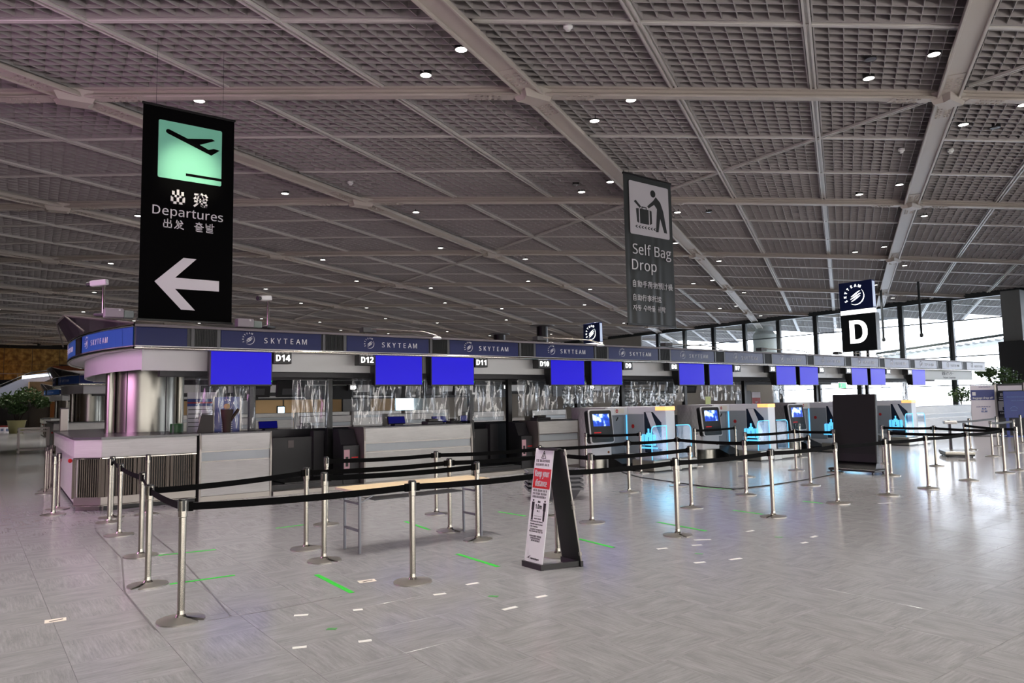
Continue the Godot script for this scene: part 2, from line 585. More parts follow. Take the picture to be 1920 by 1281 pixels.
func setup_view() -> void:
	var cam := Camera3D.new()
	cam.name = "camera"
	cam.fov = rad_to_deg(2.0 * atan(640.5 / FOCAL))
	cam.near = 0.1
	cam.far = 400.0
	var rr := right.normalized()
	var ff := ahead.normalized()
	var uu := rr.cross(ff).normalized()
	rr = ff.cross(uu).normalized()
	cam.transform = Transform3D(Basis(rr, uu, -ff), EYE)
	add_child(cam)
	cam.current = true

	var sky_mat := ProceduralSkyMaterial.new()
	sky_mat.sky_top_color = Color(0.80, 0.86, 0.95)
	sky_mat.sky_horizon_color = Color(0.93, 0.95, 0.98)
	sky_mat.ground_horizon_color = Color(0.80, 0.81, 0.82)
	sky_mat.ground_bottom_color = Color(0.55, 0.55, 0.55)
	sky_mat.sky_energy_multiplier = SKY_ENERGY
	sky_mat.ground_energy_multiplier = SKY_ENERGY
	var sky := Sky.new()
	sky.sky_material = sky_mat
	var env := Environment.new()
	env.background_mode = Environment.BG_SKY
	env.sky = sky
	env.tonemap_mode = Environment.TONE_MAPPER_LINEAR
	env.tonemap_exposure = EXPOSURE
	env.sdfgi_enabled = true
	env.ssao_enabled = true
	env.ssil_enabled = true
	var we := WorldEnvironment.new()
	we.name = "world_environment"
	we.environment = env
	add_child(we)

	# the big pink picture wall beyond the left edge of the view
	var wall := thing("video_wall", "large video wall showing a pale pink picture beside the counters", "screen", Vector3(-3.4, 0, -13.4))
	part(wall, "cabinet", MB.new().box(Vector3(-0.35, 0.0, -2.4), Vector3(0, 4.5, 2.4), Transform3D(), 0.03), sm("black_case", Color(0.05, 0.05, 0.055), 0.5))
	part(wall, "screen", MB.new().box(Vector3(0.002, 1.8, -2.25), Vector3(0.02, 4.3, 2.25)), sm("pink_screen", Color(0.95, 0.72, 0.93), 0.5, 0.0, 1.2))
	var al := AreaLight3D.new()
	al.name = "video_wall_light"
	al.area_size = Vector2(4.5, 2.5)
	al.light_color = Color(1.0, 0.73, 0.97)
	al.light_energy = PINK
	al.shadow_enabled = true
	al.area_range = 60.0
	wall.add_child(al)
	al.position = Vector3(0.06, 3.05, 0)
	al.rotation = Vector3(0, -PI / 2, 0)

	# lit shop fronts of the concourse behind the viewer, whose light falls on the counters
	for k in 4:
		var shop := thing("concourse_shop", "long lit white shop front across the concourse facing the counters", "shop front", Vector3(-9.0 + k * 11.0, 0, 12.0), 0.0, "concourse shop fronts")
		part(shop, "wall", MB.new().box(Vector3(-5.4, 0, 0.05), Vector3(5.4, 5.6, 0.5)), sm("shop_wall", Color(0.55, 0.53, 0.5), 0.7))
		part(shop, "lit_panel", MB.new().box(Vector3(-5.0, 0.3, 0.0), Vector3(5.0, 2.5, 0.05)), sm("shop_light_panel", Color(1.0, 0.98, 0.96), 0.5, 0.0, 1.0))
		var fl := AreaLight3D.new()
		fl.name = "shop_light"
		fl.area_size = Vector2(10.0, 2.2)
		fl.light_color = Color(1.0, 0.98, 0.96)
		fl.light_energy = FRONT * 0.25
		fl.shadow_enabled = true
		fl.area_range = 90.0
		shop.add_child(fl)
		fl.position = Vector3(0, 1.4, -0.06)


const SKY_ENERGY := 2.8
const EXPOSURE := 1.2
const PINK := 17.0
const LAMP := 25.0
const FRONT := 195.0


func build_floor() -> void:
	var base := sm("floor_screed", Color(0.54, 0.54, 0.55), 0.22)
	var fl := struct_root("floor", "pale grey streaked vinyl tile floor of the hall", "floor")
	part(fl, "screed", MB.new().box(Vector3(-34, -0.4, -92), Vector3(50.2, -0.006, 24)), base)
	# the streaked sheet the tiles are cut from
	var tile := sm("vinyl_tile", Color(1, 1, 1), 0.24)
	tile.albedo_texture = streak_image(1024, 1024, 0.005, 0.08, Color(0.47, 0.47, 0.48), Color(0.63, 0.63, 0.64), 11, 1.0)
	tile.roughness = 0.18
	tile.metallic_specular = 0.45
	var ts := 0.6
	var forms := []
	for k in 10:
		rng.seed = 50 + k
		var o := Vector2(rng.randf_range(0.0, 0.7), rng.randf_range(0.0, 0.7))
		var h := ts * 0.5 - 0.0008
		var e := 0.0015
		var mb := MB.new()
		var rc := Rect2(o, Vector2(0.3, 0.3))
		mb.quad_uv(Vector3(-h + e, 0, -h + e), Vector3(h - e, 0, -h + e), Vector3(h - e, 0, h - e), Vector3(-h + e, 0, h - e), Vector3.UP, rc)
		for s in 4:
			var b := Basis(Vector3.UP, s * PI / 2)
			mb.quad_uv(b * Vector3(-h + e, 0, h - e), b * Vector3(h - e, 0, h - e), b * Vector3(h, -e, h), b * Vector3(-h, -e, h), b * Vector3(0, 1, 1), Rect2(o, Vector2(0.3, 0.004)))
			mb.quad_uv(b * Vector3(-h, -e, h), b * Vector3(h, -e, h), b * Vector3(h, -0.005, h), b * Vector3(-h, -0.005, h), b * Vector3(0, 0, 1), Rect2(o, Vector2(0.3, 0.004)))
		forms.append(mb.mesh())
	rng.seed = 77
	var spots := []
	for ix in range(-14, 76):
		for iz in range(-70, 6):
			var p := Vector3((ix + 0.5) * ts, 0, (iz + 0.5) * ts - 0.26)
			if p.length() < 40.0 and in_view(p, 900.0):
				spots.append([p, (ix + iz) & 1, rng.randi() % 10, rng.randi() & 1])
	spots.sort_custom(func(a, b): return a[0].length_squared() < b[0].length_squared())
	var rest := []
	for k in 10:
		rest.append([])
	for k in spots.size():
		var s = spots[k]
		var x := Transform3D(Basis(Vector3.UP, PI / 2 * s[1] + PI * s[3]), s[0])
		if k < 300:
			part(fl, "floor_tile", forms[s[2]], tile).transform = x
		else:
			rest[s[2]].append(x)
	for k in 10:
		var mm := MultiMesh.new()
		mm.transform_format = MultiMesh.TRANSFORM_3D
		mm.mesh = forms[k]
		mm.instance_count = rest[k].size()
		for q in rest[k].size():
			mm.set_instance_transform(q, rest[k][q])
		var o := MultiMeshInstance3D.new()
		o.multimesh = mm
		o.material_override = tile
		o.name = "floor_tile_field"
		o.set_meta("kind", "stuff")
		fl.add_child(o, true)


func build_ceiling() -> void:
	var ce := struct_root("ceiling", "vaulted grey louvre ceiling in a lattice of pale steel beams", "ceiling")
	var blade := sm("louvre_paint", Color(0.59, 0.565, 0.56), 0.55)
	var paint := sm("beam_paint", Color(0.67, 0.635, 0.60), 0.45)
	var rim := sm("rib_paint", Color(0.72, 0.70, 0.68), 0.4)
	# deck above the louvres
	var deck := MB.new()
	for k in 22:
		var x0 := -34.0 + k * 4.3
		var x1 := x0 + 4.3
		var y0 := roof_y(x0) + 0.75
		var y1 := roof_y(x1) + 0.75
		var q := [Vector3(x0, y0, 24), Vector3(x1, y1, 24), Vector3(x1, y1, -92), Vector3(x0, y0, -92)]
		deck.quad(q[0], q[1], q[2], q[3], Vector3.DOWN)
		for i in 4:
			q[i] += Vector3(0, 0.3, 0)
		deck.quad(q[0], q[1], q[2], q[3], Vector3.UP)
	part(ce, "roof_deck", deck, sm("deck_grey", Color(0.20, 0.195, 0.195), 0.9))
	# one louvre panel: a third of a bay each way, cells hung from their lower edge
	var a3 := Vector3(LA.x, 0, LA.y) / 3.0
	var b3 := Vector3(LB.x, 0, LB.y) / 3.0
	var pm := MB.new()
	var n := 10
	var m0 := 0.035
	var hgt := 0.165
	for k in n + 1:
		var t := lerpf(m0, 1.0 - m0, float(k) / n) - 0.5
		var edge := k == 0 or k == n
		var thin := 0.012
		for s in 2:
			var d := a3 if s == 0 else b3
			var wd := 0.03 if edge else (0.024 if s == 0 else thin)
			var o := (b3 if s == 0 else a3) * t
			var p := o - d * (0.5 - m0)
			var q := o + d * (0.5 - m0)
			var hh := hgt + (0.02 if edge else 0.0) - (0.004 if s else 0.0)
			pm.bar(p + Vector3(0, hh * 0.5 - (0.02 if edge else 0.0), 0), q + Vector3(0, hh * 0.5 - (0.02 if edge else 0.0), 0), wd, hh)
	var panel := pm.mesh()
	# ribs between panels, two kinds
	var la := Vector3(LA.x, 0, LA.y).length()
	var lb := Vector3(LB.x, 0, LB.y).length()
	var rib_a := MB.new().box(Vector3(-0.05, -0.03, -la * 0.5 + 0.2), Vector3(0.05, 0.12, la * 0.5 - 0.2), Transform3D(), 0.01).mesh()
	var rb := MB.new()
	for s: float in [-1.0, 1.0]:
		rb.box(Vector3(s * 0.05 - 0.022, -0.05, -lb * 0.5 + 0.16), Vector3(s * 0.05 + 0.022, 0.12, lb * 0.5 - 0.16))
	rb.box(Vector3(-0.05, 0.0, -lb * 0.5 + 0.16), Vector3(0.05, 0.10, lb * 0.5 - 0.16))
	var rib_b := rb.mesh()
	# beams
	var ba := MB.new()
	ba.box(Vector3(-0.115, -0.20, -la * 0.5), Vector3(0.115, -0.13, la * 0.5), Transform3D(), 0.02)
	ba.box(Vector3(-0.05, -0.13, -la * 0.5), Vector3(0.05, 0.02, la * 0.5))
	ba.box(Vector3(-0.14, -0.04, -la * 0.5), Vector3(0.14, 0.0, la * 0.5))
	for s: float in [-1.0, 1.0]:
		# bolted cover plates by the nodes
		var zc: float = s * (la * 0.5 - 0.95)
		ba.box(Vector3(-0.13, -0.212, zc - 0.5), Vector3(0.13, -0.198, zc + 0.5))
		for r in 2:
			for q in 5:
				for w in [-0.12, 0.12]:
					ba.cbox(Vector3(w * 0.7, -0.218, zc - s * 0.1 + (q - 2) * 0.13 + r * 0.02), Vector3(0.045, 0.03, 0.045))
	var beam_a := ba.mesh()
	var bb := MB.new()
	bb.box(Vector3(-0.24, -0.14, -lb * 0.5), Vector3(0.24, -0.08, lb * 0.5), Transform3D(), 0.015)
	bb.box(Vector3(-0.05, -0.08, -lb * 0.5), Vector3(0.05, 0.5, lb * 0.5))
	for s: float in [-1.0, 1.0]:
		bb.box(Vector3(s * 0.225 - 0.03, -0.2, -lb * 0.5), Vector3(s * 0.225 + 0.03, -0.1, lb * 0.5), Transform3D(), 0.01)
		var zc: float = s * (lb * 0.5 - 0.95)
		bb.box(Vector3(-0.19, -0.155, zc - 0.5), Vector3(0.19, -0.139, zc + 0.5))
		for q in 5:
			for w in [-0.13, -0.06, 0.06, 0.13]:
				bb.cbox(Vector3(w, -0.165, zc + (q - 2) * 0.14), Vector3(0.04, 0.03, 0.04))
	var beam_b := bb.mesh()
	# the faceted node
	var nd := MB.new()
	var hx := Vector3(LA.x, 0, LA.y).normalized()
	var hz := Vector3(LB.x, 0, LB.y).normalized()
	var lo := []
	var hi := []
	for k in 6:
		var d: Vector3 = [hx, (hx + hz), hz, -hx, -(hx + hz), -hz][k]
		d = d.normalized()
		var rr: float = [0.52, 0.34, 0.52, 0.52, 0.34, 0.52][k]
		lo.append(d * rr * 0.72 + Vector3(0, -0.31, 0))
		hi.append(d * rr + Vector3(0, -0.05, 0))
	for k in 6:
		var k2 := (k + 1) % 6
		nd.quad(lo[k], lo[k2], hi[k2], hi[k], lo[k] + lo[k2])
		nd.tri(Vector3(0, -0.32, 0), lo[k], lo[k2], Vector3.DOWN, Vector3.DOWN, Vector3.DOWN)
	var node := nd.mesh()
	var panels := []
	var ras := []
	var rbs := []
	var bas := []
	var bbs := []
	var nodes := []
	for i in range(-11, 7):
		for j in range(-3, 13):
			var c := lattice(i + 0.5, j + 0.5)
			if c.x > 60 or c.z < -90 or c.x < -30 or c.z > 20:
				continue
			if not (in_view(c, 1500.0) or Vector2(c.x, c.z).length() < 9.0):
				continue
			for u in 3:
				for w in 3:
					var p := lattice(i + (u + 0.5) / 3.0, j + (w + 0.5) / 3.0)
					if in_view(p, 1000.0) and p.x < 59.0:
						panels.append(Transform3D(slope(p.x), p))
			for u in 2:
				rbs.append(along(lattice(i + (u + 1) / 3.0, j), lattice(i + (u + 1) / 3.0, j + 1)))
				ras.append(along(lattice(i, j + (u + 1) / 3.0), lattice(i + 1, j + (u + 1) / 3.0)))
			bas.append(along(lattice(i, j), lattice(i + 1, j)))
			bbs.append(along(lattice(i, j), lattice(i, j + 1)))
			var p0 := lattice(i, j)
			nodes.append(Transform3D(slope(p0.x), p0))
	many(ce, "louvre_panel", panel, blade, panels)
	many(ce, "cross_rib", rib_a, rim, ras)
	many(ce, "long_rib", rib_b, rim, rbs)
	many(ce, "cross_beam", beam_a, paint, bas)
	many(ce, "long_beam", beam_b, paint, bbs)
	many(ce, "beam_node", node, paint, nodes)
	# one line of bracing on the diagonal
	for k in range(-4, 4):
		var p := lattice(1 - k, 1 + k)
		var q := lattice(-k, 2 + k)
		var d := (q - p).normalized()
		var mb := MB.new()
		for s: float in [-1.0, 1.0]:
			var off: Vector3 = d.cross(Vector3.UP).normalized() * 0.05 * s
			mb.bar(p + d * 0.5 + off - Vector3(0, 0.03, 0), q - d * 0.5 + off - Vector3(0, 0.03, 0), 0.035, 0.06)
		part(ce, "diagonal_brace", mb, rim)


func slope(x: float) -> Basis:
	return Basis(Vector3(0, 0, 1), atan(0.037 - 2.0 * 0.00098 * x))


func along(p: Vector3, q: Vector3) -> Transform3D:
	var z := (q - p).normalized()
	var x := Vector3.UP.cross(z).normalized()
	return Transform3D(Basis(x, z.cross(x), z), (p + q) * 0.5)


func build_downlights() -> void:
	var ring := sm("lamp_ring", Color(0.12, 0.12, 0.12), 0.4)
	var lens := sm("lamp_lens", Color(1.0, 0.98, 0.95), 0.4, 0.0, 6.0)
	var off := sm("lamp_lens_dark", Color(0.35, 0.35, 0.36), 0.2)
	var can := MB.new().lathe([Vector2(0.125, 0.20), Vector2(0.125, 0.0), Vector2(0.118, 0.0), Vector2(0.118, 0.012)], 20).mesh()
	var face := MB.new().lathe([Vector2(0.0, -0.004), Vector2(0.118, 0.004)], 20).mesh()
	var stem := MB.new().cbox(Vector3(0, 0.45, 0), Vector3(0.05, 0.5, 0.05)).mesh()
	var pair := [[-0.06, -0.21], [-0.20, -0.08], [0.21, 0.065], [0.075, 0.21]]
	var count := 0
	var dead := [[2, 0, -0.2, -0.18], [2, 0, 0.17, 0.23], [1, 1, -0.19, -0.17], [1, 1, 0.2, 0.2], [1, 2, -0.18, -0.2]]
	for i in range(-9, 7):
		for j in range(-5, 10):
			for o in pair:
				var p := lattice(i + o[0], j + o[1])
				if p.x > 49.0 or p.z < -88.0 or p.x < -24.0 or p.z > 18.0:
					continue
				var near := Vector2(p.x - 6.0, p.z - 2.0).length() < 24.0
				if not (in_view(p, 30.0) or near):
					continue
				var d := thing("ceiling_downlight", "small round lit downlight recessed in the grey louvre ceiling", "downlight", p - Vector3(0, 0.03, 0), 0.0, "lit ceiling downlights")
				part(d, "housing", can, ring)
				part(d, "lens", face, lens)
				part(d, "stem", stem, ring)
				var sp := SpotLight3D.new()
				sp.name = "downlight_beam"
				sp.light_energy = LAMP
				sp.light_color = Color(1.0, 0.965, 0.93)
				sp.spot_angle = 52.0
				sp.spot_angle_attenuation = 1.0
				sp.spot_range = 40.0
				sp.spot_attenuation = 2.0
				sp.light_size = 0.1
				sp.shadow_enabled = true
				d.add_child(sp)
				sp.position = Vector3(0, -0.02, 0)
				sp.rotation = Vector3(-PI / 2, 0, 0)
				count += 1
	for k in dead:
		var p := lattice(k[0] + k[2], k[1] + k[3])
		var d := thing("spare_downlight", "dark unlit round fitting recessed in the grey louvre ceiling", "downlight", p - Vector3(0, 0.03, 0), 0.0, "unlit ceiling fittings")
		part(d, "housing", can, ring)
		part(d, "lens", face, off)
		part(d, "stem", stem, ring)
	for q in [[1065, 52], [1782, 284], [657, 344], [1690, 283]]:
		var d := px_ray(q[0], q[1])
		var tt := 7.0 / d.y
		for it in 12:
			tt *= (roof_y((EYE + d * tt).x) - 0.05 - EYE.y) / (d.y * tt)
		var sn := thing("smoke_detector", "small white domed detector on the louvre ceiling", "detector", EYE + d * tt, 0.0, "ceiling detectors")
		part(sn, "base", MB.new().lathe([Vector2(0.0, 0.06), Vector2(0.09, 0.06), Vector2(0.09, 0.0), Vector2(0.06, -0.02)], 16), sm("white_plastic", Color(0.85, 0.85, 0.84), 0.4))
		part(sn, "dome", MB.new().lathe([Vector2(0.06, -0.02), Vector2(0.045, -0.06), Vector2(0.0, -0.075)], 16), sm("white_plastic", Color(0.85, 0.85, 0.84), 0.4))
	print("downlights ", count)


func build_windows() -> void:
	# the window wall stands at x = 50; piers every 3.07 m
	var dark := sm("window_steel", Color(0.17, 0.19, 0.20), 0.45)
	var wall := struct_root("wall_right", "glazed window wall with dark steel mullions and bright daylight", "wall")
	var pane_m := sm("window_glass", Color(0.85, 0.92, 0.90, 0.10), 0.02)
	pane_m.transparency = BaseMaterial3D.TRANSPARENCY_ALPHA
	var top := 7.62
	var z_first := -14.0
	var step := 3.07
	var sill := 0.35
	part(wall, "solid_wall", MB.new().box(Vector3(49.7, 0, -92), Vector3(49.84, 7.62, -46.5)), sm("wall_pale", Color(0.55, 0.54, 0.53), 0.8))
	part(wall, "lower_wall", MB.new().box(Vector3(49.7, 0, -46.5), Vector3(49.84, 3.2, -33.0)), sm("wall_pale", Color(0.55, 0.54, 0.53), 0.8))
	part(wall, "head_band", MB.new().box(Vector3(49.9, top, -92), Vector3(50.2, 8.9, 24)), dark)
	part(wall, "sill_band", MB.new().box(Vector3(49.85, 0, -92), Vector3(50.2, sill, 24)), dark)
	part(wall, "transom", MB.new().box(Vector3(49.95, 6.27, -92), Vector3(50.08, 6.34, 24)), dark)
	part(wall, "transom", MB.new().box(Vector3(49.95, 4.0, -92), Vector3(50.08, 4.07, 24)), dark)
	part(wall, "transom", MB.new().box(Vector3(49.95, 2.2, -92), Vector3(50.08, 2.26, 24)), dark)
	var mul := MB.new()
	mul.box(Vector3(49.88, sill, -0.16), Vector3(50.12, top, -0.07))
	mul.box(Vector3(49.88, sill, 0.07), Vector3(50.12, top, 0.16))
	mul.box(Vector3(49.95, sill, -0.07), Vector3(50.05, top, 0.07))
	var mm := mul.mesh()
	var glass := {}
	for g in [[sill, 2.2], [2.26, 4.0], [4.07, 6.27], [6.34, top]]:
		glass[g] = MB.new().box(Vector3(49.99, g[0], 0.17), Vector3(50.005, g[1], step - 0.17)).mesh()
	for k in range(-11, 27):
		var z := -14.0 - k * step
		if z < -45 or z > 22:
			continue
		part(wall, "mullion", mm, dark, Vector3(0, 0, z))
		for g in glass:
			part(wall, "window_pane", glass[g], pane_m, Vector3(0, 0, z))
	# outside: forecourt, kerb canopy, soffit columns, far buildings
	var out := struct_root("exterior", "sunlit concrete forecourt outside the window wall", "forecourt")
	part(out, "forecourt", MB.new().box(Vector3(50.2, -0.4, -140), Vector3(120, -0.05, 90)), sm("concrete", Color(0.72, 0.72, 0.71), 0.9))
	for z in [-36.4, -66.0]:
		var col := thing("soffit_column", "round pale concrete column outside the clerestory windows" if z > -50 else "round pale concrete column far along the forecourt", "column", Vector3(54, 0, z))
		part(col, "shaft", MB.new().lathe([Vector2(0.95, -0.1), Vector2(0.95, 7.0), Vector2(0.7, 7.3), Vector2(0.7, 8.4)], 28), sm("column_concrete", Color(0.55, 0.56, 0.56), 0.8))
	# sloping glazed kerb canopy
	var kc := thing("forecourt_canopy", "white ribbed canopy sloping along the forecourt outside the windows", "canopy", Vector3(52, 0, -21))
	var p0 := Vector3(52, 5.62, -14.5)
	var p1 := Vector3(52, 4.68, -26.0)
	wpart(kc, "edge_beam", MB.new().bar(p0, p1, 0.16, 0.16), dark)
	for k in 26:
		var c := p0.lerp(p1, (k + 0.5) / 26.0)
		var arc := MB.new()
		var pts := []
		for s in 9:
			var a := PI * s / 8.0
			for q in 2:
				pts.append(c + Vector3(0.05 + q * 3.0, -0.16 - 0.18 * sin(a), -0.22 * cos(a)))
		arc.grid(pts, 9, 2)
		wpart(kc, "canopy_shell", arc, sm("canopy_white", Color(0.92, 0.92, 0.90), 0.5))
	for z in [-15.0, -25.5]:
		wpart(kc, "post", MB.new().box(Vector3(54.9, 0, z - 0.08), Vector3(55.06, 5.3, z + 0.08)), dark)
		wpart(kc, "arm", MB.new().bar(Vector3(52, 5.5 if z > -20 else 4.75, z), Vector3(55, 5.3 if z > -20 else 4.75, z), 0.1, 0.12), dark)
	# dark pier and slim hangers inside the glass
	struct("trim_1", MB.new().box(Vector3(48.6, 0, -17.1), Vector3(49.8, 4.7, -15.6), Transform3D(), 0.03), sm("pier_dark", Color(0.16, 0.17, 0.18), 0.5), "dark pier standing against the window wall", "pier")
	struct("trim_2", MB.new().box(Vector3(48.9, 4.7, -16.9), Vector3(49.8, 7.7, -15.9)), sm("pier_grey", Color(0.42, 0.43, 0.43), 0.6), "grey upper pier by the window wall", "pier")
	for q in [[1652, 560, 638], [1722, 545, 630]]:
		var a := on_x(q[0], q[1], 44.0)
		var b := on_x(q[0] + 6, q[2], 44.0)
		var hg := thing("hanger_rod", "slim dark rod hanging in front of the clerestory glass", "rod", Vector3(a.x, b.y, a.z), 0.0, "hanger rods")
		part(hg, "rod", MB.new().tube([Vector3(0, 0, 0), Vector3(0, roof_y(44) - b.y, 0)], 0.07, 8), dark)
		part(hg, "end_cap", MB.new().lathe([Vector2(0, -0.1), Vector2(0.1, -0.05), Vector2(0.1, 0.1), Vector2(0.07, 0.15)], 10), dark)


func build_walls() -> void:
	var gold := sm("gold_cladding", Color(1, 1, 1), 0.55)
	tri_tex(gold, noise_tex(0.006, 31, Color(0.42, 0.29, 0.11), Color(0.80, 0.66, 0.36), 512), Vector3(0.5, 0.5, 0.5), true)
	var grey := sm("wall_grey", Color(0.30, 0.29, 0.29), 0.8)
	var beige := sm("stone_beige", Color(0.66, 0.54, 0.40), 0.7)
	tri_tex(beige, noise_tex(0.01, 33, Color(0.85, 0.85, 0.85), Color(1, 1, 1), 256), Vector3(0.4, 0.4, 0.4), true)
	var dark := sm("wall_dark", Color(0.06, 0.06, 0.065), 0.7)
	var back := struct_root("wall_back", "far end wall of mottled gold panels above a grey base", "wall")
	part(back, "core", MB.new().box(Vector3(-34, 0, -92), Vector3(50.2, 9.6, -90)), grey)
	part(back, "head_band", MB.new().box(Vector3(-34, 8.15, -90), Vector3(50, 9.4, -89.3)), dark)
	var rr := RandomNumberGenerator.new()
	rr.seed = 3
	var slab := MB.new().box(Vector3(0.02, 0.02, -0.06), Vector3(2.38, 1.63, 0.0), Transform3D(), 0.015).mesh()
	for ix in range(-2, 18):
		for iy in 2:
			var x := ix * 2.4 - 2.0
			if iy == 0 and x > 6.5 and x < 13:
				continue
			part(back, "gold_panel", slab, gold, Vector3(x, 4.9 + iy * 1.63, -89.9))
	# bronze doorway strip
	part(back, "bronze_panel", MB.new().box(Vector3(7.0, 4.6, -89.9), Vector3(13.6, 6.4, -89.7)), sm("bronze", Color(0.42, 0.20, 0.05), 0.4, 0.3))
	part(back, "amber_door", MB.new().box(Vector3(6.9, 0.0, -89.9), Vector3(9.2, 2.9, -89.6)), sm("amber", Color(0.45, 0.26, 0.04), 0.5))
	for k in 7:
		part(back, "base_panel", MB.new().box(Vector3(-6.0 + k * 1.85, 0.05, -89.95), Vector3(-6.0 + k * 1.85 + 1.8, 2.8, -89.85)), sm("base_panel", Color(0.26, 0.25, 0.25), 0.6))
	# lit shop fronts along the far wall, seen through the islands
	var warm := sm("warm_shop_wall", Color(0.86, 0.73, 0.54), 0.7)
	for k in 9:
		var x := 16.0 + k * 3.9
		part(back, "shop_panel", MB.new().box(Vector3(x, 0.3, -89.95), Vector3(x + 3.7, 4.3, -89.8)), warm if k % 4 != 2 else sm("shop_pale", Color(0.72, 0.74, 0.76), 0.6))
	# bright shop fronts and signs far behind
	for q in [[742, 832, 742, 773, "wide blue-white lit shop front at the far wall", 1.1, Color(0.80, 0.93, 1.0)], [838, 868, 748, 766, "pale green lit shop sign at the far wall", 0.8, Color(0.80, 0.95, 0.62)], [521, 533, 763, 777, "small white lit panel at the far wall", 1.2, Color(0.85, 0.95, 1.0)]]:
		var pa := on_z(q[0], q[3], -89.5)
		var pb := on_z(q[1], q[2], -89.5)
		var sh := thing("lit_shop_front", q[4], "shop front", Vector3((pa.x + pb.x) * 0.5, 0, -89.5))
		var hw := (pb.x - pa.x) * 0.5
		part(sh, "frame", MB.new().box(Vector3(-hw - 0.1, 0.0, -0.2), Vector3(hw + 0.1, pb.y + 0.1, 0.0)), dark)
		part(sh, "lit_panel", MB.new().box(Vector3(-hw, pa.y, 0.0), Vector3(hw, pb.y, 0.03)), sm("shop_glow_%d" % q[0], q[6], 0.4, 0.0, q[5] * 2.0))
	for k in 4:
		var wx := -1.5 + k * 4.6
		var ww := thing("wall_washer", "small downward spotlight washing the far gold panels", "spotlight", Vector3(wx, 8.1, -88.6), 0.0, "gold wall spotlights")
		part(ww, "can", MB.new().lathe([Vector2(0.12, 0.3), Vector2(0.12, 0.0), Vector2(0.1, 0.02)], 12), dark)
		part(ww, "lens", MB.new().lathe([Vector2(0.0, 0.01), Vector2(0.1, 0.015)], 12), sm("warm_lens", Color(1.0, 0.85, 0.6), 0.4, 0.0, 4.0))
		var sl := SpotLight3D.new()
		sl.name = "washer_beam"
		sl.light_color = Color(1.0, 0.82, 0.55)
		sl.light_energy = 26.0
		sl.spot_angle = 40.0
		sl.spot_range = 30.0
		sl.spot_attenuation = 2.0
		sl.light_size = 0.08
		sl.shadow_enabled = true
		ww.add_child(sl)
		sl.position = Vector3(0, -0.02, 0)
		sl.rotation = Vector3(-PI / 2 - 0.35, 0, 0)
	var wb := struct("wall_front", MB.new().box(Vector3(-34, 0, 22), Vector3(50.2, 9.8, 24)), beige, "plain beige end wall behind the viewer", "wall")
	var wl := struct("wall_left", MB.new().box(Vector3(-34.4, 0, -92), Vector3(-34, 9.0, 24)), beige, "plain beige side wall opposite the windows", "wall")
	# balcony and stair
	var bal := thing("balcony", "far balcony with steel rail posts and dark seat backs below gold panels", "balcony", Vector3(0, 0, -84))
	wpart(bal, "slab", MB.new().box(Vector3(-8, 3.3, -89.5), Vector3(4.6, 4.05, -84.0)), beige)
	wpart(bal, "soffit", MB.new().box(Vector3(-8, 2.9, -89.5), Vector3(4.6, 3.3, -84.4)), grey)
	wpart(bal, "hand_rail", MB.new().box(Vector3(-8, 5.25, -84.1), Vector3(5.0, 5.33, -84.0)), sm("steel", Color(0.62, 0.60, 0.56), 0.3, 0.9))
	for k in 8:
		wpart(bal, "rail_post", MB.new().box(Vector3(-7.5 + k * 1.6, 4.05, -84.08), Vector3(-7.42 + k * 1.6, 5.3, -84.0)), sm("steel", Color(0.62, 0.60, 0.56), 0.3, 0.9))
	var seat := sm("seat_blue", Color(0.12, 0.16, 0.22), 0.7)
	for k in 7:
		wpart(bal, "seat_back", MB.new().box(Vector3(-7.3 + k * 1.6, 4.05, -85.0), Vector3(-6.2 + k * 1.6, 4.75, -84.9), Transform3D(), 0.04), seat)
	var st := thing("escalator", "escalator with pale glass side rising towards the far balcony", "escalator", Vector3(4, 0, -80))
	var side := [Vector2(0.0, 1.55), Vector2(6.3, 4.75), Vector2(6.3, 5.35), Vector2(4.6, 5.05), Vector2(0.0, 2.65)]
	wpart(st, "side_panel", MB.new().prism(PackedVector2Array(side), -80.06, -80.0), sm("escalator_side", Color(0.62, 0.65, 0.74), 0.25))
	wpart(st, "side_panel", MB.new().prism(PackedVector2Array(side), -81.6, -81.54), sm("escalator_side", Color(0.62, 0.65, 0.74), 0.25))
	var steps := MB.new()
	for k in 16:
		steps.box(Vector3(-0.1 + k * 0.4, 1.4 + k * 0.2, -81.5), Vector3(0.3 + k * 0.4, 1.62 + k * 0.2, -80.1))
	wpart(st, "steps", steps, sm("step_grey", Color(0.25, 0.25, 0.26), 0.5))
	wpart(st, "hand_rail", MB.new().tube([Vector3(-0.2, 2.75, -80.03), Vector3(4.5, 5.22, -80.03), Vector3(6.4, 5.5, -80.03)], 0.06, 8), sm("rubber", Color(0.06, 0.06, 0.06), 0.6))
	wpart(st, "light_strip", MB.new().prism(PackedVector2Array([Vector2(3.9, 4.62), Vector2(6.1, 4.95), Vector2(6.1, 5.15), Vector2(3.9, 4.95)]), -79.99, -79.97), sm("strip_glow", Color(0.95, 0.98, 1.0), 0.4, 0.0, 1.1), "glowing white strip")
	wpart(st, "landing_block", MB.new().box(Vector3(4.4, 2.55, -80.0), Vector3(8.6, 4.35, -78.5)), beige)
	wpart(st, "support", MB.new().box(Vector3(7.6, 0, -80.0), Vector3(8.4, 2.6, -79.2)), sm("amber", Color(0.45, 0.26, 0.04), 0.5))


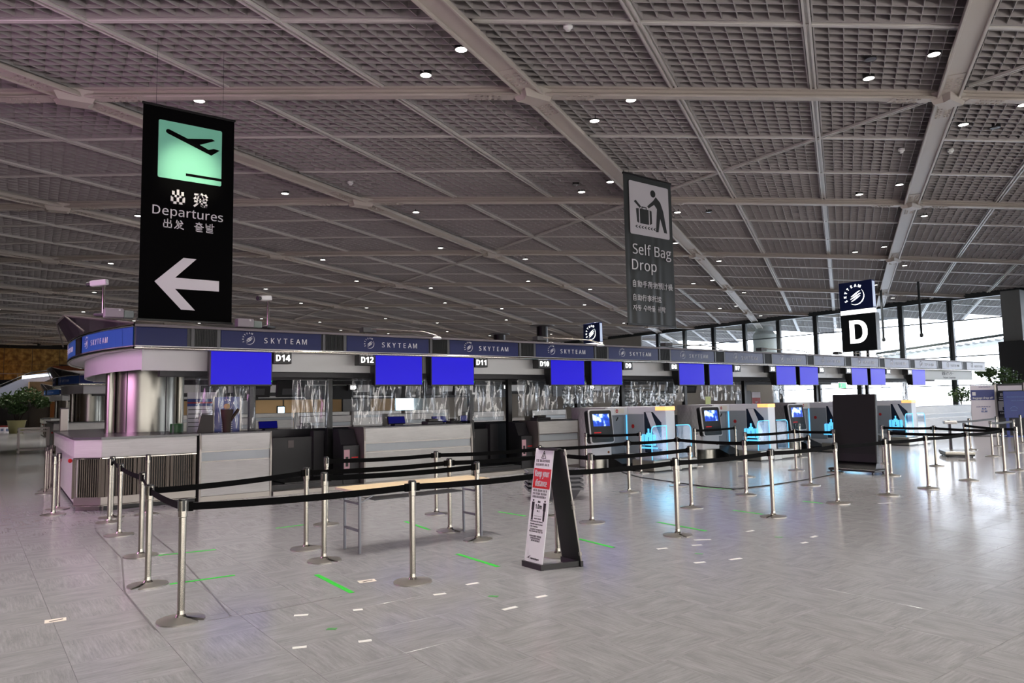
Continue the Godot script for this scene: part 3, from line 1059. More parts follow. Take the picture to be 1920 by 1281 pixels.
# ---------------------------------------------------------------- counter islands
# Plan of the island in the foreground: fronts at z = -13.5, axis z = -17, rounded end near x = 1.7.
const FZ := -13.5
const AX := -17.0
const F0 := 2.72
const F1 := 3.05
const END := [Vector2(2.2, -13.5), Vector2(2.02, -14.05), Vector2(1.87, -14.6), Vector2(1.75, -15.3), Vector2(1.68, -16.0), Vector2(1.655, -16.6), Vector2(1.65, -17.0), Vector2(1.655, -17.4), Vector2(1.68, -18.0), Vector2(1.75, -18.7), Vector2(1.87, -19.4), Vector2(2.02, -19.95), Vector2(2.2, -20.5)]


func ribbon(pts: Array, y0: float, y1: float, thick: float) -> MB:
	# an upright band that follows a plan line, outer face on the line, inner face towards +x
	var mb := MB.new()
	for k in pts.size() - 1:
		var a: Vector2 = pts[k]
		var b: Vector2 = pts[k + 1]
		var d := (b - a).normalized()
		var o := Vector2(d.y, -d.x)
		if o.x > 0:
			o = -o
		var a3 := Vector3(a.x, 0, a.y)
		var b3 := Vector3(b.x, 0, b.y)
		var i3 := Vector3(-o.x, 0, -o.y) * thick
		var u0 := Vector3(0, y0, 0)
		var u1 := Vector3(0, y1, 0)
		var out := Vector3(o.x, 0, o.y)
		mb.quad(a3 + u0, b3 + u0, b3 + u1, a3 + u1, out)
		mb.quad(a3 + u0 + i3, b3 + u0 + i3, b3 + u1 + i3, a3 + u1 + i3, -out)
		mb.quad(a3 + u0, b3 + u0, b3 + u0 + i3, a3 + u0 + i3, Vector3.DOWN)
		mb.quad(a3 + u1, b3 + u1, b3 + u1 + i3, a3 + u1 + i3, Vector3.UP)
	return mb


func inset(pts: Array, d: float) -> Array:
	var out := []
	for p: Vector2 in pts:
		var q := Vector2(p.x + d, AX + (p.y - AX) * (1.0 - d * 0.05))
		out.append(q)
	return out


func mats_island() -> void:
	sm("steel", Color(0.62, 0.60, 0.56), 0.3, 0.9)
	var navy := sm("navy_panel", Color(0.055, 0.095, 0.30), 0.3)
	navy.metallic_specular = 0.38
	sm("sign_white", Color(0.80, 0.80, 0.82), 0.5)
	sm("chrome", Color(0.75, 0.73, 0.70), 0.14, 1.0)
	sm("canopy_grey", Color(0.78, 0.78, 0.78), 0.35)
	sm("roof_plum", Color(0.40, 0.37, 0.39), 0.5)
	sm("vent_black", Color(0.03, 0.03, 0.03), 0.5)
	sm("vent_frame", Color(0.30, 0.30, 0.31), 0.4, 0.6)
	var lam := sm("laminate", Color(0.80, 0.80, 0.79), 0.35)
	lam.albedo_texture = streak_image(512, 512, 0.004, 0.11, Color(0.86, 0.86, 0.86), Color(1, 1, 1), 21)
	lam.uv1_triplanar = true
	lam.uv1_scale = Vector3(0.9, 0.9, 0.9)
	var brushed := sm("brushed_steel", Color(0.58, 0.57, 0.54), 0.30, 0.95)
	brushed.anisotropy_enabled = false
	sm("counter_top", Color(0.30, 0.30, 0.31), 0.25)
	sm("dark_panel", Color(0.15, 0.15, 0.165), 0.45)
	sm("dark_grey", Color(0.24, 0.24, 0.25), 0.5)
	sm("grille_bronze", Color(0.34, 0.31, 0.285), 0.4, 0.7)
	sm("black", Color(0.05, 0.05, 0.055), 0.4)
	sm("trim_alu", Color(0.58, 0.56, 0.54), 0.35, 0.8)
	sm("blue_screen", Color(0.08, 0.03, 0.5), 0.35, 0.0, 0.44, Color(0.13, 0.06, 1.0))
	mats["blue_screen"].metallic_specular = 0.3
	sm("glow_white", Color(1, 1, 1), 0.4, 0.0, 2.2)
	sm("pale_blue_panel", Color(0.20, 0.36, 0.64), 0.3)
	sm("film", Color(0.9, 0.95, 1.0, 0.07), 0.06)
	mats["film"].transparency = BaseMaterial3D.TRANSPARENCY_ALPHA
	mats["film"].metallic_specular = 0.9


func canopy(off: Vector3, label: String, front_panels: int, logo: ArrayMesh) -> Node3D:
	var x1 := 36.75
	var c := thing("counter_canopy", label, "canopy", Vector3(19, 2.2, AX) + off)
	var s := -c.position + off
	var steel: Material = mats.chrome
	var roof := MB.new()
	# roof: two planes that meet on a low ridge
	var r0 := Vector3(2.2, F1 + 0.04, FZ + 0.03)
	var rx := 36.75
	for side: float in [1.0, -1.0]:
		var ze: float = AX + side * (FZ + 0.03 - AX)
		var zi: float = AX + side * 1.2
		roof.quad(Vector3(2.2, F1 + 0.04, ze), Vector3(rx, F1 + 0.04, ze), Vector3(rx, 3.34, zi), Vector3(1.9, 3.34, zi), Vector3.UP)
		roof.quad(Vector3(2.2, F1, ze), Vector3(rx, F1, ze), Vector3(rx, 3.30, zi), Vector3(1.9, 3.30, zi), Vector3.DOWN)
		roof.quad(Vector3(2.2, F1, ze), Vector3(rx, F1, ze), Vector3(rx, F1 + 0.04, ze), Vector3(2.2, F1 + 0.04, ze), Vector3(0, 0, side))
	roof.quad(Vector3(1.9, 3.34, AX - 1.2), Vector3(rx, 3.34, AX - 1.2), Vector3(rx, 3.34, AX + 1.2), Vector3(1.9, 3.34, AX + 1.2), Vector3.UP)
	part(c, "roof", roof, mats.roof_plum, s)
	# raised prow over the rounded end
	var prow := MB.new()
	var ap := [Vector3(1.46, 3.5, -16.45), Vector3(1.44, 3.5, -17.9)]
	for k in END.size() - 1:
		var a: Vector2 = END[k]
		var b: Vector2 = END[k + 1]
		var ya := F1 + 0.03
		var A := Vector3(a.x, ya, a.y)
		var B := Vector3(b.x, ya, b.y)
		var t0 := prow_top(a.y)
		var t1 := prow_top(b.y)
		prow.quad(A, B, t1, t0, Vector3(-1, -0.3, 0))
		prow.quad(A + Vector3(0.05, 0, 0), B + Vector3(0.05, 0, 0), t1 + Vector3(0.05, 0, 0), t0 + Vector3(0.05, 0, 0), Vector3(1, 0.3, 0))
		prow.quad(t0, t1, t1 + Vector3(0.9, -0.17, 0), t0 + Vector3(0.9, -0.17, 0), Vector3.UP)
	part(c, "prow", prow, mats.get("prow_black", sm("prow_black", Color(0.15, 0.14, 0.15), 0.4)), s)
	var rib := MB.new()
	rib.tube([Vector3(1.45, 3.5, -16.45), Vector3(1.66, F1 + 0.03, -15.2)], 0.018, 6)
	rib.tube([Vector3(1.44, 3.5, -17.9), Vector3(1.66, F1 + 0.03, -18.9)], 0.018, 6)
	rib.tube([prow_top(-13.5), prow_top(-15.0), Vector3(1.45, 3.5, -16.45), Vector3(1.44, 3.5, -17.9), prow_top(-19.2), prow_top(-20.5)], 0.022, 6)
	part(c, "prow_rib", rib, mats.trim_alu, s)
	# front fascia board behind the panels, both sides
	for side: float in [1.0, -1.0]:
		var z: float = AX + side * (FZ - AX)
		var fb := MB.new().box(Vector3(2.2, F0, z - side * 0.12), Vector3(x1, F1, z - side * 0.03))
		part(c, "fascia_board", fb, mats.dark_grey, s)
		for y in [F0 - 0.03, F1 + 0.02]:
			part(c, "chrome_rail", MB.new().tube([Vector3(2.2, y, z), Vector3(x1, y, z)], 0.028, 10), steel, s)
	# soffit
	var so := []
	for p: Vector2 in END:
		so.append(Vector2(p.x + 0.02, p.y))
	so.append(Vector2(x1, -20.48))
	so.append(Vector2(x1, -13.52))
	var sof := MB.new().prism(PackedVector2Array(so), 0.0, 0.03, Transform3D(Basis(Vector3(1, 0, 0), Vector3(0, 0, 1), Vector3(0, -1, 0)), Vector3(0, F0 + 0.012, 0)))
	part(c, "soffit", sof, mats.canopy_grey, s)
	# rounded end: blue panels, a grille, steel edges
	var end_in := inset(END, 0.03)
	part(c, "end_board", ribbon(end_in, F0, F1, 0.06), mats.dark_grey, s)
	var rails := MB.new()
	for y in [F0 - 0.03, F1 + 0.02]:
		var pts := []
		for p: Vector2 in END:
			pts.append(Vector3(p.x, y, p.y))
		rails.tube(pts, 0.028, 10)
	part(c, "chrome_rail", rails, steel, s)
	for seg in [[0.02, 0.36, "pale_blue_panel"], [1.0, 1.0, ""], [0.37, 2.35, "pale_blue_panel"], [3.0, 4.6, "pale_blue_panel"], [6.2, 7.4, "pale_blue_panel"]]:
		if seg[2] == "":
			continue
		var pl := part(c, "blue_panel", ribbon(arc_slice(seg[0], seg[1]), F0 + 0.012, F1 - 0.012, 0.02), mats[seg[2]], s)
		if seg[0] > 0.3 and seg[0] < 4.0:
			part(pl, "lettering", arc_logo((seg[0] + seg[1]) * 0.5 + 0.62), mats.sign_white)
	for seg in [[2.45, 2.95], [4.7, 5.3]]:
		part(c, "grille", ribbon(arc_slice(seg[0], seg[1]), F0 + 0.01, F1 - 0.01, 0.03), mats.vent_black, s)
	# a plain blue panel, then grille and logo panels by turns
	var plain := MB.new().box(Vector3(2.22, F0 + 0.008, -0.03), Vector3(3.03, F1 - 0.008, 0.0), Transform3D(), 0.004)
	part(c, "blue_panel", plain, mats.navy_panel, s + Vector3(0, 0, FZ))
	var pm := MB.new().box(Vector3(0, F0 + 0.008, -0.03), Vector3(1.873, F1 - 0.008, 0.0), Transform3D(), 0.004).mesh()
	var gm := MB.new()
	for k in 14:
		gm.box(Vector3(-0.43 + k * 0.0268, F0 + 0.01, -0.03), Vector3(-0.418 + k * 0.0268, F1 - 0.01, -0.005))
	var g_mesh := gm.mesh()
	var gf := MB.new()
	gf.box(Vector3(-0.50, F0 + 0.008, -0.03), Vector3(-0.445, F1 - 0.008, 0.004))
	gf.box(Vector3(-0.068, F0 + 0.008, -0.03), Vector3(-0.008, F1 - 0.008, 0.004))
	var gf_mesh := gf.mesh()
	for k in front_panels:
		var x := 3.595 + 2.404 * k
		var p := part(c, "logo_panel", pm, mats.navy_panel, s + Vector3(x, 0, FZ))
		part(p, "lettering", logo, mats.sign_white, Vector3(0.50, (F0 + F1) * 0.5 + 0.01, 0.001))
		var g := part(c, "grille", g_mesh, mats.vent_black, s + Vector3(x, 0, FZ))
		part(g, "grille_frame", gf_mesh, mats.vent_frame)
	# pale beam set back under the fascia, with its own rounded end
	var b_end := []
	for p: Vector2 in END:
		b_end.append(Vector2(p.x * 0.8 + 0.64, AX + (p.y - AX) * 0.871))
	part(c, "beam_end", ribbon(b_end, 2.345, F0 - 0.02, 0.05), mats.get("beam_white", sm("beam_white", Color(0.80, 0.80, 0.80), 0.35)), s)
	for side: float in [1.0, -1.0]:
		var zb: float = AX + side * (b_end[0].y - AX)
		var last := 30.9 if side > 0 else 35.9
		part(c, "beam", MB.new().box(Vector3(b_end[0].x, 2.33, zb - side * 0.05), Vector3(last, F0 - 0.02, zb)), mats.canopy_grey, s)
		part(c, "beam", MB.new().box(Vector3(b_end[0].x + 0.4, 2.25, zb - side * 0.75), Vector3(34.0, 2.36, zb - side * 0.55)), mats.dark_grey, s)
	# inner lining
	part(c, "inner_soffit", MB.new().box(Vector3(3.2, 2.42, -19.8), Vector3(35.8, 2.5, -14.3)), mats.dark_panel, s)
	part(c, "light_trough", MB.new().box(Vector3(5.0, 2.24, -16.1), Vector3(34.5, 2.42, -15.7)), mats.dark_grey, s)
	return c


func arc_logo(d0: float) -> ArrayMesh:
	# the mark and word laid letter by letter along the curved end, starting at arc length d0
	var st := SurfaceTool.new()
	st.begin(Mesh.PRIMITIVE_TRIANGLES)
	var y := (F0 + F1) * 0.5
	st.append_from(logo_mesh(false, 0.115), 0, on_arc(d0, y))
	var s := "SKYTEAM"
	for k in s.length():
		text_into(st, s[k], 0.098, on_arc(d0 - 0.30 - k * 0.123, y - 0.01))
	return st.commit()


func on_arc(d: float, y: float) -> Transform3D:
	var a := arc_at(d + 0.02)
	var b := arc_at(d - 0.02)
	var x := Vector3(b.x - a.x, 0, b.y - a.y).normalized()
	var z := x.cross(Vector3.UP)
	var p := (a + b) * 0.5
	return Transform3D(Basis(x, Vector3.UP, z), Vector3(p.x - 0.012, y, p.y) + z * 0.004)


func prow_top(z: float) -> Vector3:
	# upper edge of the prow: up from the corners to a flat crown
	var u := 1.0 - clampf((absf(z - (-17.17)) - 0.73) / 2.9, 0.0, 1.0)
	return Vector3(lerpf(2.2, 1.45, u), lerpf(F1 + 0.05, 3.5, u), z)


func arc_at(d: float) -> Vector2:
	var left := d
	for k in END.size() - 1:
		var a: Vector2 = END[k]
		var b: Vector2 = END[k + 1]
		var l := a.distance_to(b)
		if left <= l:
			return a.lerp(b, left / l)
		left -= l
	return END[END.size() - 1]


func arc_slice(d0: float, d1: float) -> Array:
	var out := []
	for k in 9:
		out.append(arc_at(lerpf(d0, d1, k / 8.0)) - Vector2(0.012, 0))
	return out


func end_column(off: Vector3, label: String) -> void:
	var c := thing("steel_column", label, "column", Vector3(2.95, 0, AX + 0.35) + off)
	part(c, "shaft", MB.new().lathe([Vector2(0.58, 1.206), Vector2(0.58, 2.69)], 40), mats.brushed_steel)
	for q in [[-0.66, 0.12, 0.09], [0.66, 0.02, 0.08]]:
		part(c, "side_pipe", MB.new().lathe([Vector2(q[2], 1.206), Vector2(q[2], 2.69)], 14, Transform3D(Basis(), Vector3(q[0], 0, q[1]))), mats.brushed_steel)
	var j := MB.new()
	for k in 3:
		var a := deg_to_rad(60.0 + k * 75.0)
		j.box(Vector3(cos(a) * 0.582 - 0.008, 1.21, sin(a) * 0.582 - 0.008), Vector3(cos(a) * 0.582 + 0.008, 2.69, sin(a) * 0.582 + 0.008))
	part(c, "seam", j, mats.dark_grey)


func end_counter(off: Vector3, label: String) -> void:
	# chamfered end unit with a bronze grille below a white apron
	var plan := [Vector2(3.32, -13.8), Vector2(1.80, -13.8), Vector2(1.42, -14.1), Vector2(1.62, -20.2), Vector2(3.3, -20.2), Vector2(3.3, -14.7)]
	var up_x := Transform3D(Basis(Vector3(1, 0, 0), Vector3(0, 0, 1), Vector3(0, -1, 0)), Vector3.ZERO)
	var c := thing("end_counter", label, "counter", Vector3(2.4, 0, -14.2) + off)
	var s := -c.position + off
	part(c, "counter_top", MB.new().prism(PackedVector2Array(plan), -1.205, -1.17, up_x), mats.counter_top, s)
	var face := [Vector2(3.3, -13.82), Vector2(1.81, -13.82), Vector2(1.44, -14.11), Vector2(1.64, -20.1)]
	for k in 3:
		part(c, "apron_panel", upright(face[k], face[k + 1], 0.87, 1.168, 0.03, 0.004), mats.laminate, s)
	for k in 2:
		part(c, "steel_edge", upright(shift(face[k], k), shift(face[k + 1], k), 0.845, 0.868, 0.06, 0.0), mats.chrome, s)
	# grille bars
	for k in 2:
		var a: Vector2 = face[k]
		var b: Vector2 = face[k + 1]
		var n := int(a.distance_to(b) / 0.036)
		var bars := MB.new()
		for q in n:
			var p := a.lerp(b, (q + 0.5) / n)
			bars.box(Vector3(p.x - 0.008, 0.2, p.y - 0.07), Vector3(p.x + 0.008, 0.845, p.y - 0.05))
		part(c, "grille_bars", bars, mats.grille_bronze, s)
		var posts := MB.new()
		for u in ([0.02, 0.27, 0.31, 0.62, 0.66, 0.94, 0.98] if k == 0 else [0.03, 0.97]):
			var p := a.lerp(b, u)
			posts.box(Vector3(p.x - 0.02, 0.2, p.y - 0.072), Vector3(p.x + 0.02, 0.845, p.y - 0.03))
		part(c, "grille_post", posts, mats.grille_bronze, s)
		part(c, "lower_panel", upright(a, b, 0.09, 0.22, 0.02, 0.02), mats.trim_alu, s)
		part(c, "kick_edge", upright(shift(a, k), shift(b, k), 0.075, 0.09, 0.06, 0.0), mats.chrome, s)
		part(c, "plinth", upright(a, b, 0.0, 0.075, 0.05, 0.08), mats.dark_grey if k == 0 else mats.trim_alu, s)
	part(c, "inner_box", MB.new().prism(PackedVector2Array([Vector2(3.28, -14.0), Vector2(1.9, -14.0), Vector2(1.62, -14.25), Vector2(1.72, -20.0), Vector2(3.25, -20.0)]), -1.16, 0.0, up_x), mats.black, s)
	part(c, "side_panel", upright(face[2], face[3], 0.08, 0.86, 0.03, 0.05), mats.laminate, s)
	part(c, "emergency_button", MB.new().cbox(Vector3(1.44, 0.80, -14.6), Vector3(0.06, 0.07, 0.08), 0.015), sm("red_button", Color(0.75, 0.06, 0.05), 0.4), s, "red push button")


func shift(p: Vector2, k: int) -> Vector2:
	return p + (Vector2(0, 0.02) if k == 0 else Vector2(-0.012, 0.016))


func upright(a: Vector2, b: Vector2, y0: float, y1: float, thick: float, back := 0.0) -> MB:
	var d := (b - a)
	var l := d.length()
	d = d / l
	var o := Vector3(d.y, 0, -d.x)
	if o.z < -0.2 or o.x > 0.5:
		o = -o
	var x := Transform3D(Basis(Vector3(d.x, 0, d.y), Vector3.UP, o), Vector3(a.x, 0, a.y) - o * back)
	return MB.new().box(Vector3(0.003, y0, -thick), Vector3(l - 0.003, y1, 0), x, 0.004)


func counter(x0: float, x1: float, off: Vector3, label: String, group := "", far := false) -> Node3D:
	# white laminated check-in counter: three boards one above the other, aluminium edges
	var c := thing("check_in_counter", label, "counter", Vector3((x0 + x1) * 0.5, 0, -14.2) + off, 0.0, group)
	var w := (x1 - x0) * 0.5
	part(c, "upper_board", MB.new().box(Vector3(-w + 0.03, 0.885, 0.36), Vector3(w - 0.03, 1.18, 0.40), Transform3D(), 0.004), mats.laminate)
	part(c, "middle_board", MB.new().box(Vector3(-w + 0.03, 0.705, 0.35), Vector3(w - 0.03, 0.872, 0.385), Transform3D(), 0.004), sm("laminate_blue", Color(0.66, 0.69, 0.71), 0.35))
	part(c, "lower_board", MB.new().box(Vector3(-w + 0.03, 0.09, 0.36), Vector3(w - 0.03, 0.692, 0.40), Transform3D(), 0.004), mats.laminate)
	part(c, "body", MB.new().box(Vector3(-w + 0.02, 0.05, -0.35), Vector3(w - 0.02, 1.17, 0.352)), mats.dark_panel)
	for s: float in [-1.0, 1.0]:
		var prof := PackedVector2Array([Vector2(0.40, 0.0), Vector2(0.42, 0.6), Vector2(0.42, 0.93), Vector2(0.385, 1.205), Vector2(-0.35, 1.205), Vector2(-0.35, 0.0)])
		part(c, "end_panel", MB.new().prism(prof, -0.016, 0.016, Transform3D(Basis(Vector3(0, 0, 1), Vector3.UP, Vector3(-1, 0, 0)), Vector3(s * (w - 0.012), 0, 0))), mats.trim_alu)
	part(c, "top", MB.new().box(Vector3(-w + 0.01, 1.18, -0.36), Vector3(w - 0.01, 1.205, 0.40), Transform3D(), 0.006), mats.counter_top)
	part(c, "plinth", MB.new().box(Vector3(-w + 0.01, 0.0, -0.3), Vector3(w - 0.01, 0.085, 0.39)), mats.trim_alu)
	if not far:
		for y in [0.879, 0.698]:
			part(c, "seam_strip", MB.new().box(Vector3(-w + 0.03, y - 0.012, 0.34), Vector3(w - 0.03, y + 0.012, 0.392)), mats.trim_alu)
	return c


func conveyor(x0: float, x1: float, off: Vector3, label: String, far := false, group := "") -> void:
	var c := thing("baggage_conveyor", label, "conveyor", Vector3((x0 + x1) * 0.5, 0, -14.6) + off, 0.0, group)
	var w := (x1 - x0) * 0.5
	part(c, "bed", MB.new().box(Vector3(-w + 0.02, 0.0, -1.2), Vector3(w - 0.02, 0.16, 0.60), Transform3D(), 0.01), mats.dark_panel)
	part(c, "belt", MB.new().box(Vector3(-w * 0.62, 0.16, -1.2), Vector3(w * 0.45, 0.185, 0.52)), mats.black)
	part(c, "front_step", MB.new().box(Vector3(-w + 0.02, 0.0, 0.60), Vector3(w - 0.02, 0.07, 0.86)), mats.trim_alu)
	if far:
		return
	part(c, "back_board", MB.new().box(Vector3(-w * 0.55, 0.16, -0.45), Vector3(w * 0.33, 1.02, -0.40), Transform3D(), 0.004), mats.dark_grey)
	part(c, "side_board", MB.new().box(Vector3(w * 0.33, 0.1, -0.5), Vector3(w * 0.58, 1.14, -0.3), Transform3D(), 0.004), sm("slate", Color(0.19, 0.185, 0.20), 0.5))
	part(c, "inner_wall", MB.new().box(Vector3(-w + 0.02, 0.1, -1.25), Vector3(w - 0.02, 1.16, -1.18)), mats.dark_panel)
	part(c, "notice", MB.new().cbox(Vector3(-w * 0.15, 0.88, -0.394), Vector3(0.12, 0.15, 0.006)), sm("notice_grey", Color(0.45, 0.42, 0.42), 0.6), Vector3.ZERO, "small notice with a red mark")
	# scale pedestal with a read-out and label at the right hand counter
	var prof := PackedVector2Array([Vector2(0.62, 0.05), Vector2(0.62, 0.84), Vector2(0.50, 0.86), Vector2(0.36, 1.16), Vector2(0.1, 1.18), Vector2(0.1, 0.05)])
	part(c, "pedestal", MB.new().prism(prof, -0.17, 0.17, Transform3D(Basis(Vector3(0, 0, 1), Vector3.UP, Vector3(-1, 0, 0)), Vector3(w - 0.2, 0, 0))), mats.dark_panel)
	part(c, "pedestal_label", MB.new().box(Vector3(w - 0.355, 0.38, 0.62), Vector3(w - 0.235, 0.76, 0.625)), sm("label_pink", Color(0.78, 0.62, 0.66), 0.6), Vector3.ZERO, "pale notice with two dark squares")
	var sq := MB.new()
	for y in [0.46, 0.58]:
		sq.cbox(Vector3(w - 0.295, y, 0.628), Vector3(0.06, 0.075, 0.004))
	part(c, "label_print", sq, mats.black)
	part(c, "read_out", MB.new().cbox(Vector3(w - 0.12, 0.60, 0.626), Vector3(0.14, 0.016, 0.006)), sm("red_led", Color(0.55, 0.03, 0.04), 0.4, 0.0, 0.9), Vector3.ZERO, "thin red read-out")


func number_sign(s: String, x0: float, x1: float, z: float, off: Vector3, which: String) -> void:
	var y0 := 2.465
	var y1 := 2.675
	var o := thing("counter_number_sign", "black box sign with lit white %s hanging from the %s canopy" % [s, which], "sign", Vector3((x0 + x1) * 0.5, 0, z) + off)
	o.position.y = y0
	part(o, "case", MB.new().box(Vector3(-(x1 - x0) * 0.5, 0, -0.22), Vector3((x1 - x0) * 0.5, y1 - y0, 0.0), Transform3D(), 0.008), mats.black)
	lettering(o, s, 0.115, Vector3(0, (y1 - y0) * 0.5, 0.003), Vector3.ZERO, mats.glow_white, true, "lettering", 0.20 if s.length() < 3 else 0.27)


func screen(xc: float, z: float, off: Vector3, s: String) -> void:
	var o := thing("information_screen", "flat screen showing plain deep blue at counter %s" % s, "screen", Vector3(xc, 2.045, z) + off)
	var w := 0.56
	part(o, "bezel", MB.new().box(Vector3(-w, 0, -0.07), Vector3(w, 0.64, 0.0), Transform3D(), 0.008), mats.black)
	part(o, "display", MB.new().box(Vector3(-w + 0.022, 0.03, 0.0), Vector3(w - 0.022, 0.62, 0.004)), mats.blue_screen)
	part(o, "housing", MB.new().prism(PackedVector2Array([Vector2(-0.07, 0.02), Vector2(-0.07, 0.64), Vector2(-0.27, 0.64), Vector2(-0.27, 0.28), Vector2(-0.2, 0.02)]), -w + 0.03, w - 0.03, Transform3D(Basis(Vector3(0, 0, 1), Vector3.UP, Vector3(-1, 0, 0)), Vector3.ZERO)), mats.black)
	part(o, "status_lamp", MB.new().cbox(Vector3(w - 0.012, 0.09, 0.003), Vector3(0.01, 0.012, 0.006)), sm("green_led", Color(0.1, 0.8, 0.2), 0.4, 0.0, 1.5))


func film_curtain(x0: float, x1: float, y0: float, y1: float, z: float, seed_: int, label: String) -> void:
	var o := thing("plastic_curtain", label, "curtain", Vector3((x0 + x1) * 0.5, y0, z), 0.0, "clear plastic sheets above the counters")
	var nz := FastNoiseLite.new()
	nz.seed = seed_
	nz.frequency = 1.0
	var pts := []
	var nu := 34
	var nv := 7
	for i in nu:
		for j in nv:
			var x := lerpf(x0, x1, i / (nu - 1.0)) - (x0 + x1) * 0.5
			var y := lerpf(0, y1 - y0, j / (nv - 1.0))
			pts.append(Vector3(x, y, 0.09 * nz.get_noise_2d(x * 5.0, y * 0.6) + 0.045 * nz.get_noise_2d(x * 17.0 + 40, y * 1.2)))
	part(o, "sheet", MB.new().grid(pts, nu, nv), mats.film)
	part(o, "top_rail", MB.new().box(Vector3(-(x1 - x0) * 0.5, y1 - y0 - 0.01, -0.02), Vector3((x1 - x0) * 0.5, y1 - y0 + 0.01, 0.02)), mats.dark_grey)


func desk_clutter() -> void:
	var navy := sm("monitor_blue", Color(0.08, 0.10, 0.40), 0.2, 0.0, 0.2, Color(0.05, 0.06, 0.5))
	var at := [[5.35, -15.2, "beside the first dark conveyor"], [7.55, -14.35, "standing on the long white counter"], [9.75, -15.2, "beside the second dark conveyor"], [10.6, -15.9, "behind the second dark conveyor"]]
	for a in at:
		var o := thing("desk_monitor", "small monitor with a dark blue picture " + a[2], "monitor", Vector3(a[0], 1.205 if a[1] > -14.5 else 1.15, a[1] if a[1] > -14.5 else -16.2))
		part(o, "screen", MB.new().box(Vector3(-0.21, 0.03, -0.02), Vector3(0.21, 0.2, 0.02), Transform3D(Basis(Vector3.RIGHT, -0.3), Vector3.ZERO), 0.006), mats.black)
		part(o, "display", MB.new().box(Vector3(-0.2, 0.04, 0.02), Vector3(0.2, 0.19, 0.024), Transform3D(Basis(Vector3.RIGHT, -0.3), Vector3.ZERO)), navy)
		part(o, "foot", MB.new().box(Vector3(-0.1, 0, -0.1), Vector3(0.1, 0.03, 0.1)), mats.black)
	# back office desk that runs the length of the island
	var d := thing("back_desk", "long dark desk running behind the white check-in counters", "desk", Vector3(9, 0, -16.2))
	wpart(d, "top", MB.new().box(Vector3(4.0, 1.10, -16.5), Vector3(30.0, 1.15, -15.9), Transform3D(), 0.006), mats.dark_panel)
	wpart(d, "front_board", MB.new().box(Vector3(4.0, 0.0, -16.0), Vector3(30.0, 1.10, -15.95)), mats.dark_panel)
	for a in [[6.2, 0.32, "right of the black roof post"], [8.3, 0.4, "on the long white counter"], [10.16, 0.3, "over the second conveyor"], [11.4, 0.45, "on the short white counter"]]:
		var y := 1.205 if a[0] > 6.6 and a[0] < 9.1 or a[0] > 11.1 else 1.15
		var z := -14.1 if y > 1.2 else -16.2
		var o := thing("label_printer", "dark grey baggage label printer " + a[2], "printer", Vector3(a[0], y, z))
		part(o, "case", MB.new().box(Vector3(-a[1] * 0.5, 0, -0.15), Vector3(a[1] * 0.5, 0.07, 0.13), Transform3D(), 0.015), mats.dark_grey)
		part(o, "lid", MB.new().box(Vector3(-a[1] * 0.3, 0.07, -0.12), Vector3(a[1] * 0.3, 0.12, 0.05), Transform3D(), 0.01), sm("printer_grey", Color(0.28, 0.27, 0.26), 0.5))
	# end counter: green tin, brown bamboo vase, dark folder, blue roll-up banner, notice board
	var tin := thing("green_tin", "small green tin beside the steel column", "tin", Vector3(3.25, 1.205, -15.2))
	part(tin, "can", MB.new().lathe([Vector2(0, 0), Vector2(0.12, 0), Vector2(0.12, 0.14), Vector2(0.11, 0.15), Vector2(0, 0.15)], 18), sm("tin_green", Color(0.06, 0.32, 0.10), 0.4))
	part(tin, "lid", MB.new().lathe([Vector2(0.115, 0.15), Vector2(0.115, 0.165), Vector2(0, 0.165)], 18), sm("tin_lid", Color(0.20, 0.42, 0.22), 0.4))
	var vase := thing("bamboo_vase", "tall brown split-bamboo vase with a pale round flower", "vase", Vector3(3.95, 1.205, -14.35))
	part(vase, "body", MB.new().lathe([Vector2(0, 0), Vector2(0.07, 0), Vector2(0.085, 0.2), Vector2(0.12, 0.42), Vector2(0.115, 0.42), Vector2(0.06, 0.1)], 14), sm("bamboo", Color(0.20, 0.115, 0.06), 0.6))
	part(vase, "branch", MB.new().tube([Vector3(0.05, 0.2, 0.03), Vector3(0.16, 0.36, 0.05), Vector3(0.2, 0.42, 0.05)], 0.03, 7), sm("bamboo", Color(0.20, 0.115, 0.06), 0.6))
	part(vase, "flower", MB.new().lathe([Vector2(0, 0.42), Vector2(0.05, 0.44), Vector2(0.06, 0.48), Vector2(0.04, 0.52), Vector2(0, 0.53)], 12), sm("flower", Color(0.78, 0.68, 0.50), 0.7))
	var fo := thing("brown_folder", "dark brown folder leaning on the end counter", "folder", Vector3(3.55, 1.205, -14.3))
	part(fo, "cover", MB.new().prism(PackedVector2Array([Vector2(-0.14, 0), Vector2(0.14, 0), Vector2(0.14, 0.32), Vector2(-0.06, 0.34)]), -0.02, 0.02), sm("folder_brown", Color(0.10, 0.035, 0.03), 0.5))
	part(fo, "pages", MB.new().box(Vector3(-0.1, 0.01, -0.04), Vector3(0.12, 0.29, -0.02)), sm("paper", Color(0.80, 0.78, 0.74), 0.8))
	var rb := thing("rollup_banner", "blue roll-up banner with white list behind the first counter", "banner", Vector3(4.12, 0, -14.95))
	part(rb, "sheet", MB.new().box(Vector3(-0.24, 0.1, -0.004), Vector3(0.24, 1.87, 0.004)), sm("banner_blue", Color(0.10, 0.18, 0.52), 0.35))
	part(rb, "frame", MB.new().box(Vector3(-0.275, 0.08, -0.012), Vector3(-0.243, 1.89, 0.012)).box(Vector3(0.243, 0.08, -0.012), Vector3(0.275, 1.89, 0.012)), mats.trim_alu)
	part(rb, "foot", MB.new().box(Vector3(-0.3, 0, -0.15), Vector3(0.3, 0.1, 0.15), Transform3D(), 0.02), mats.trim_alu)
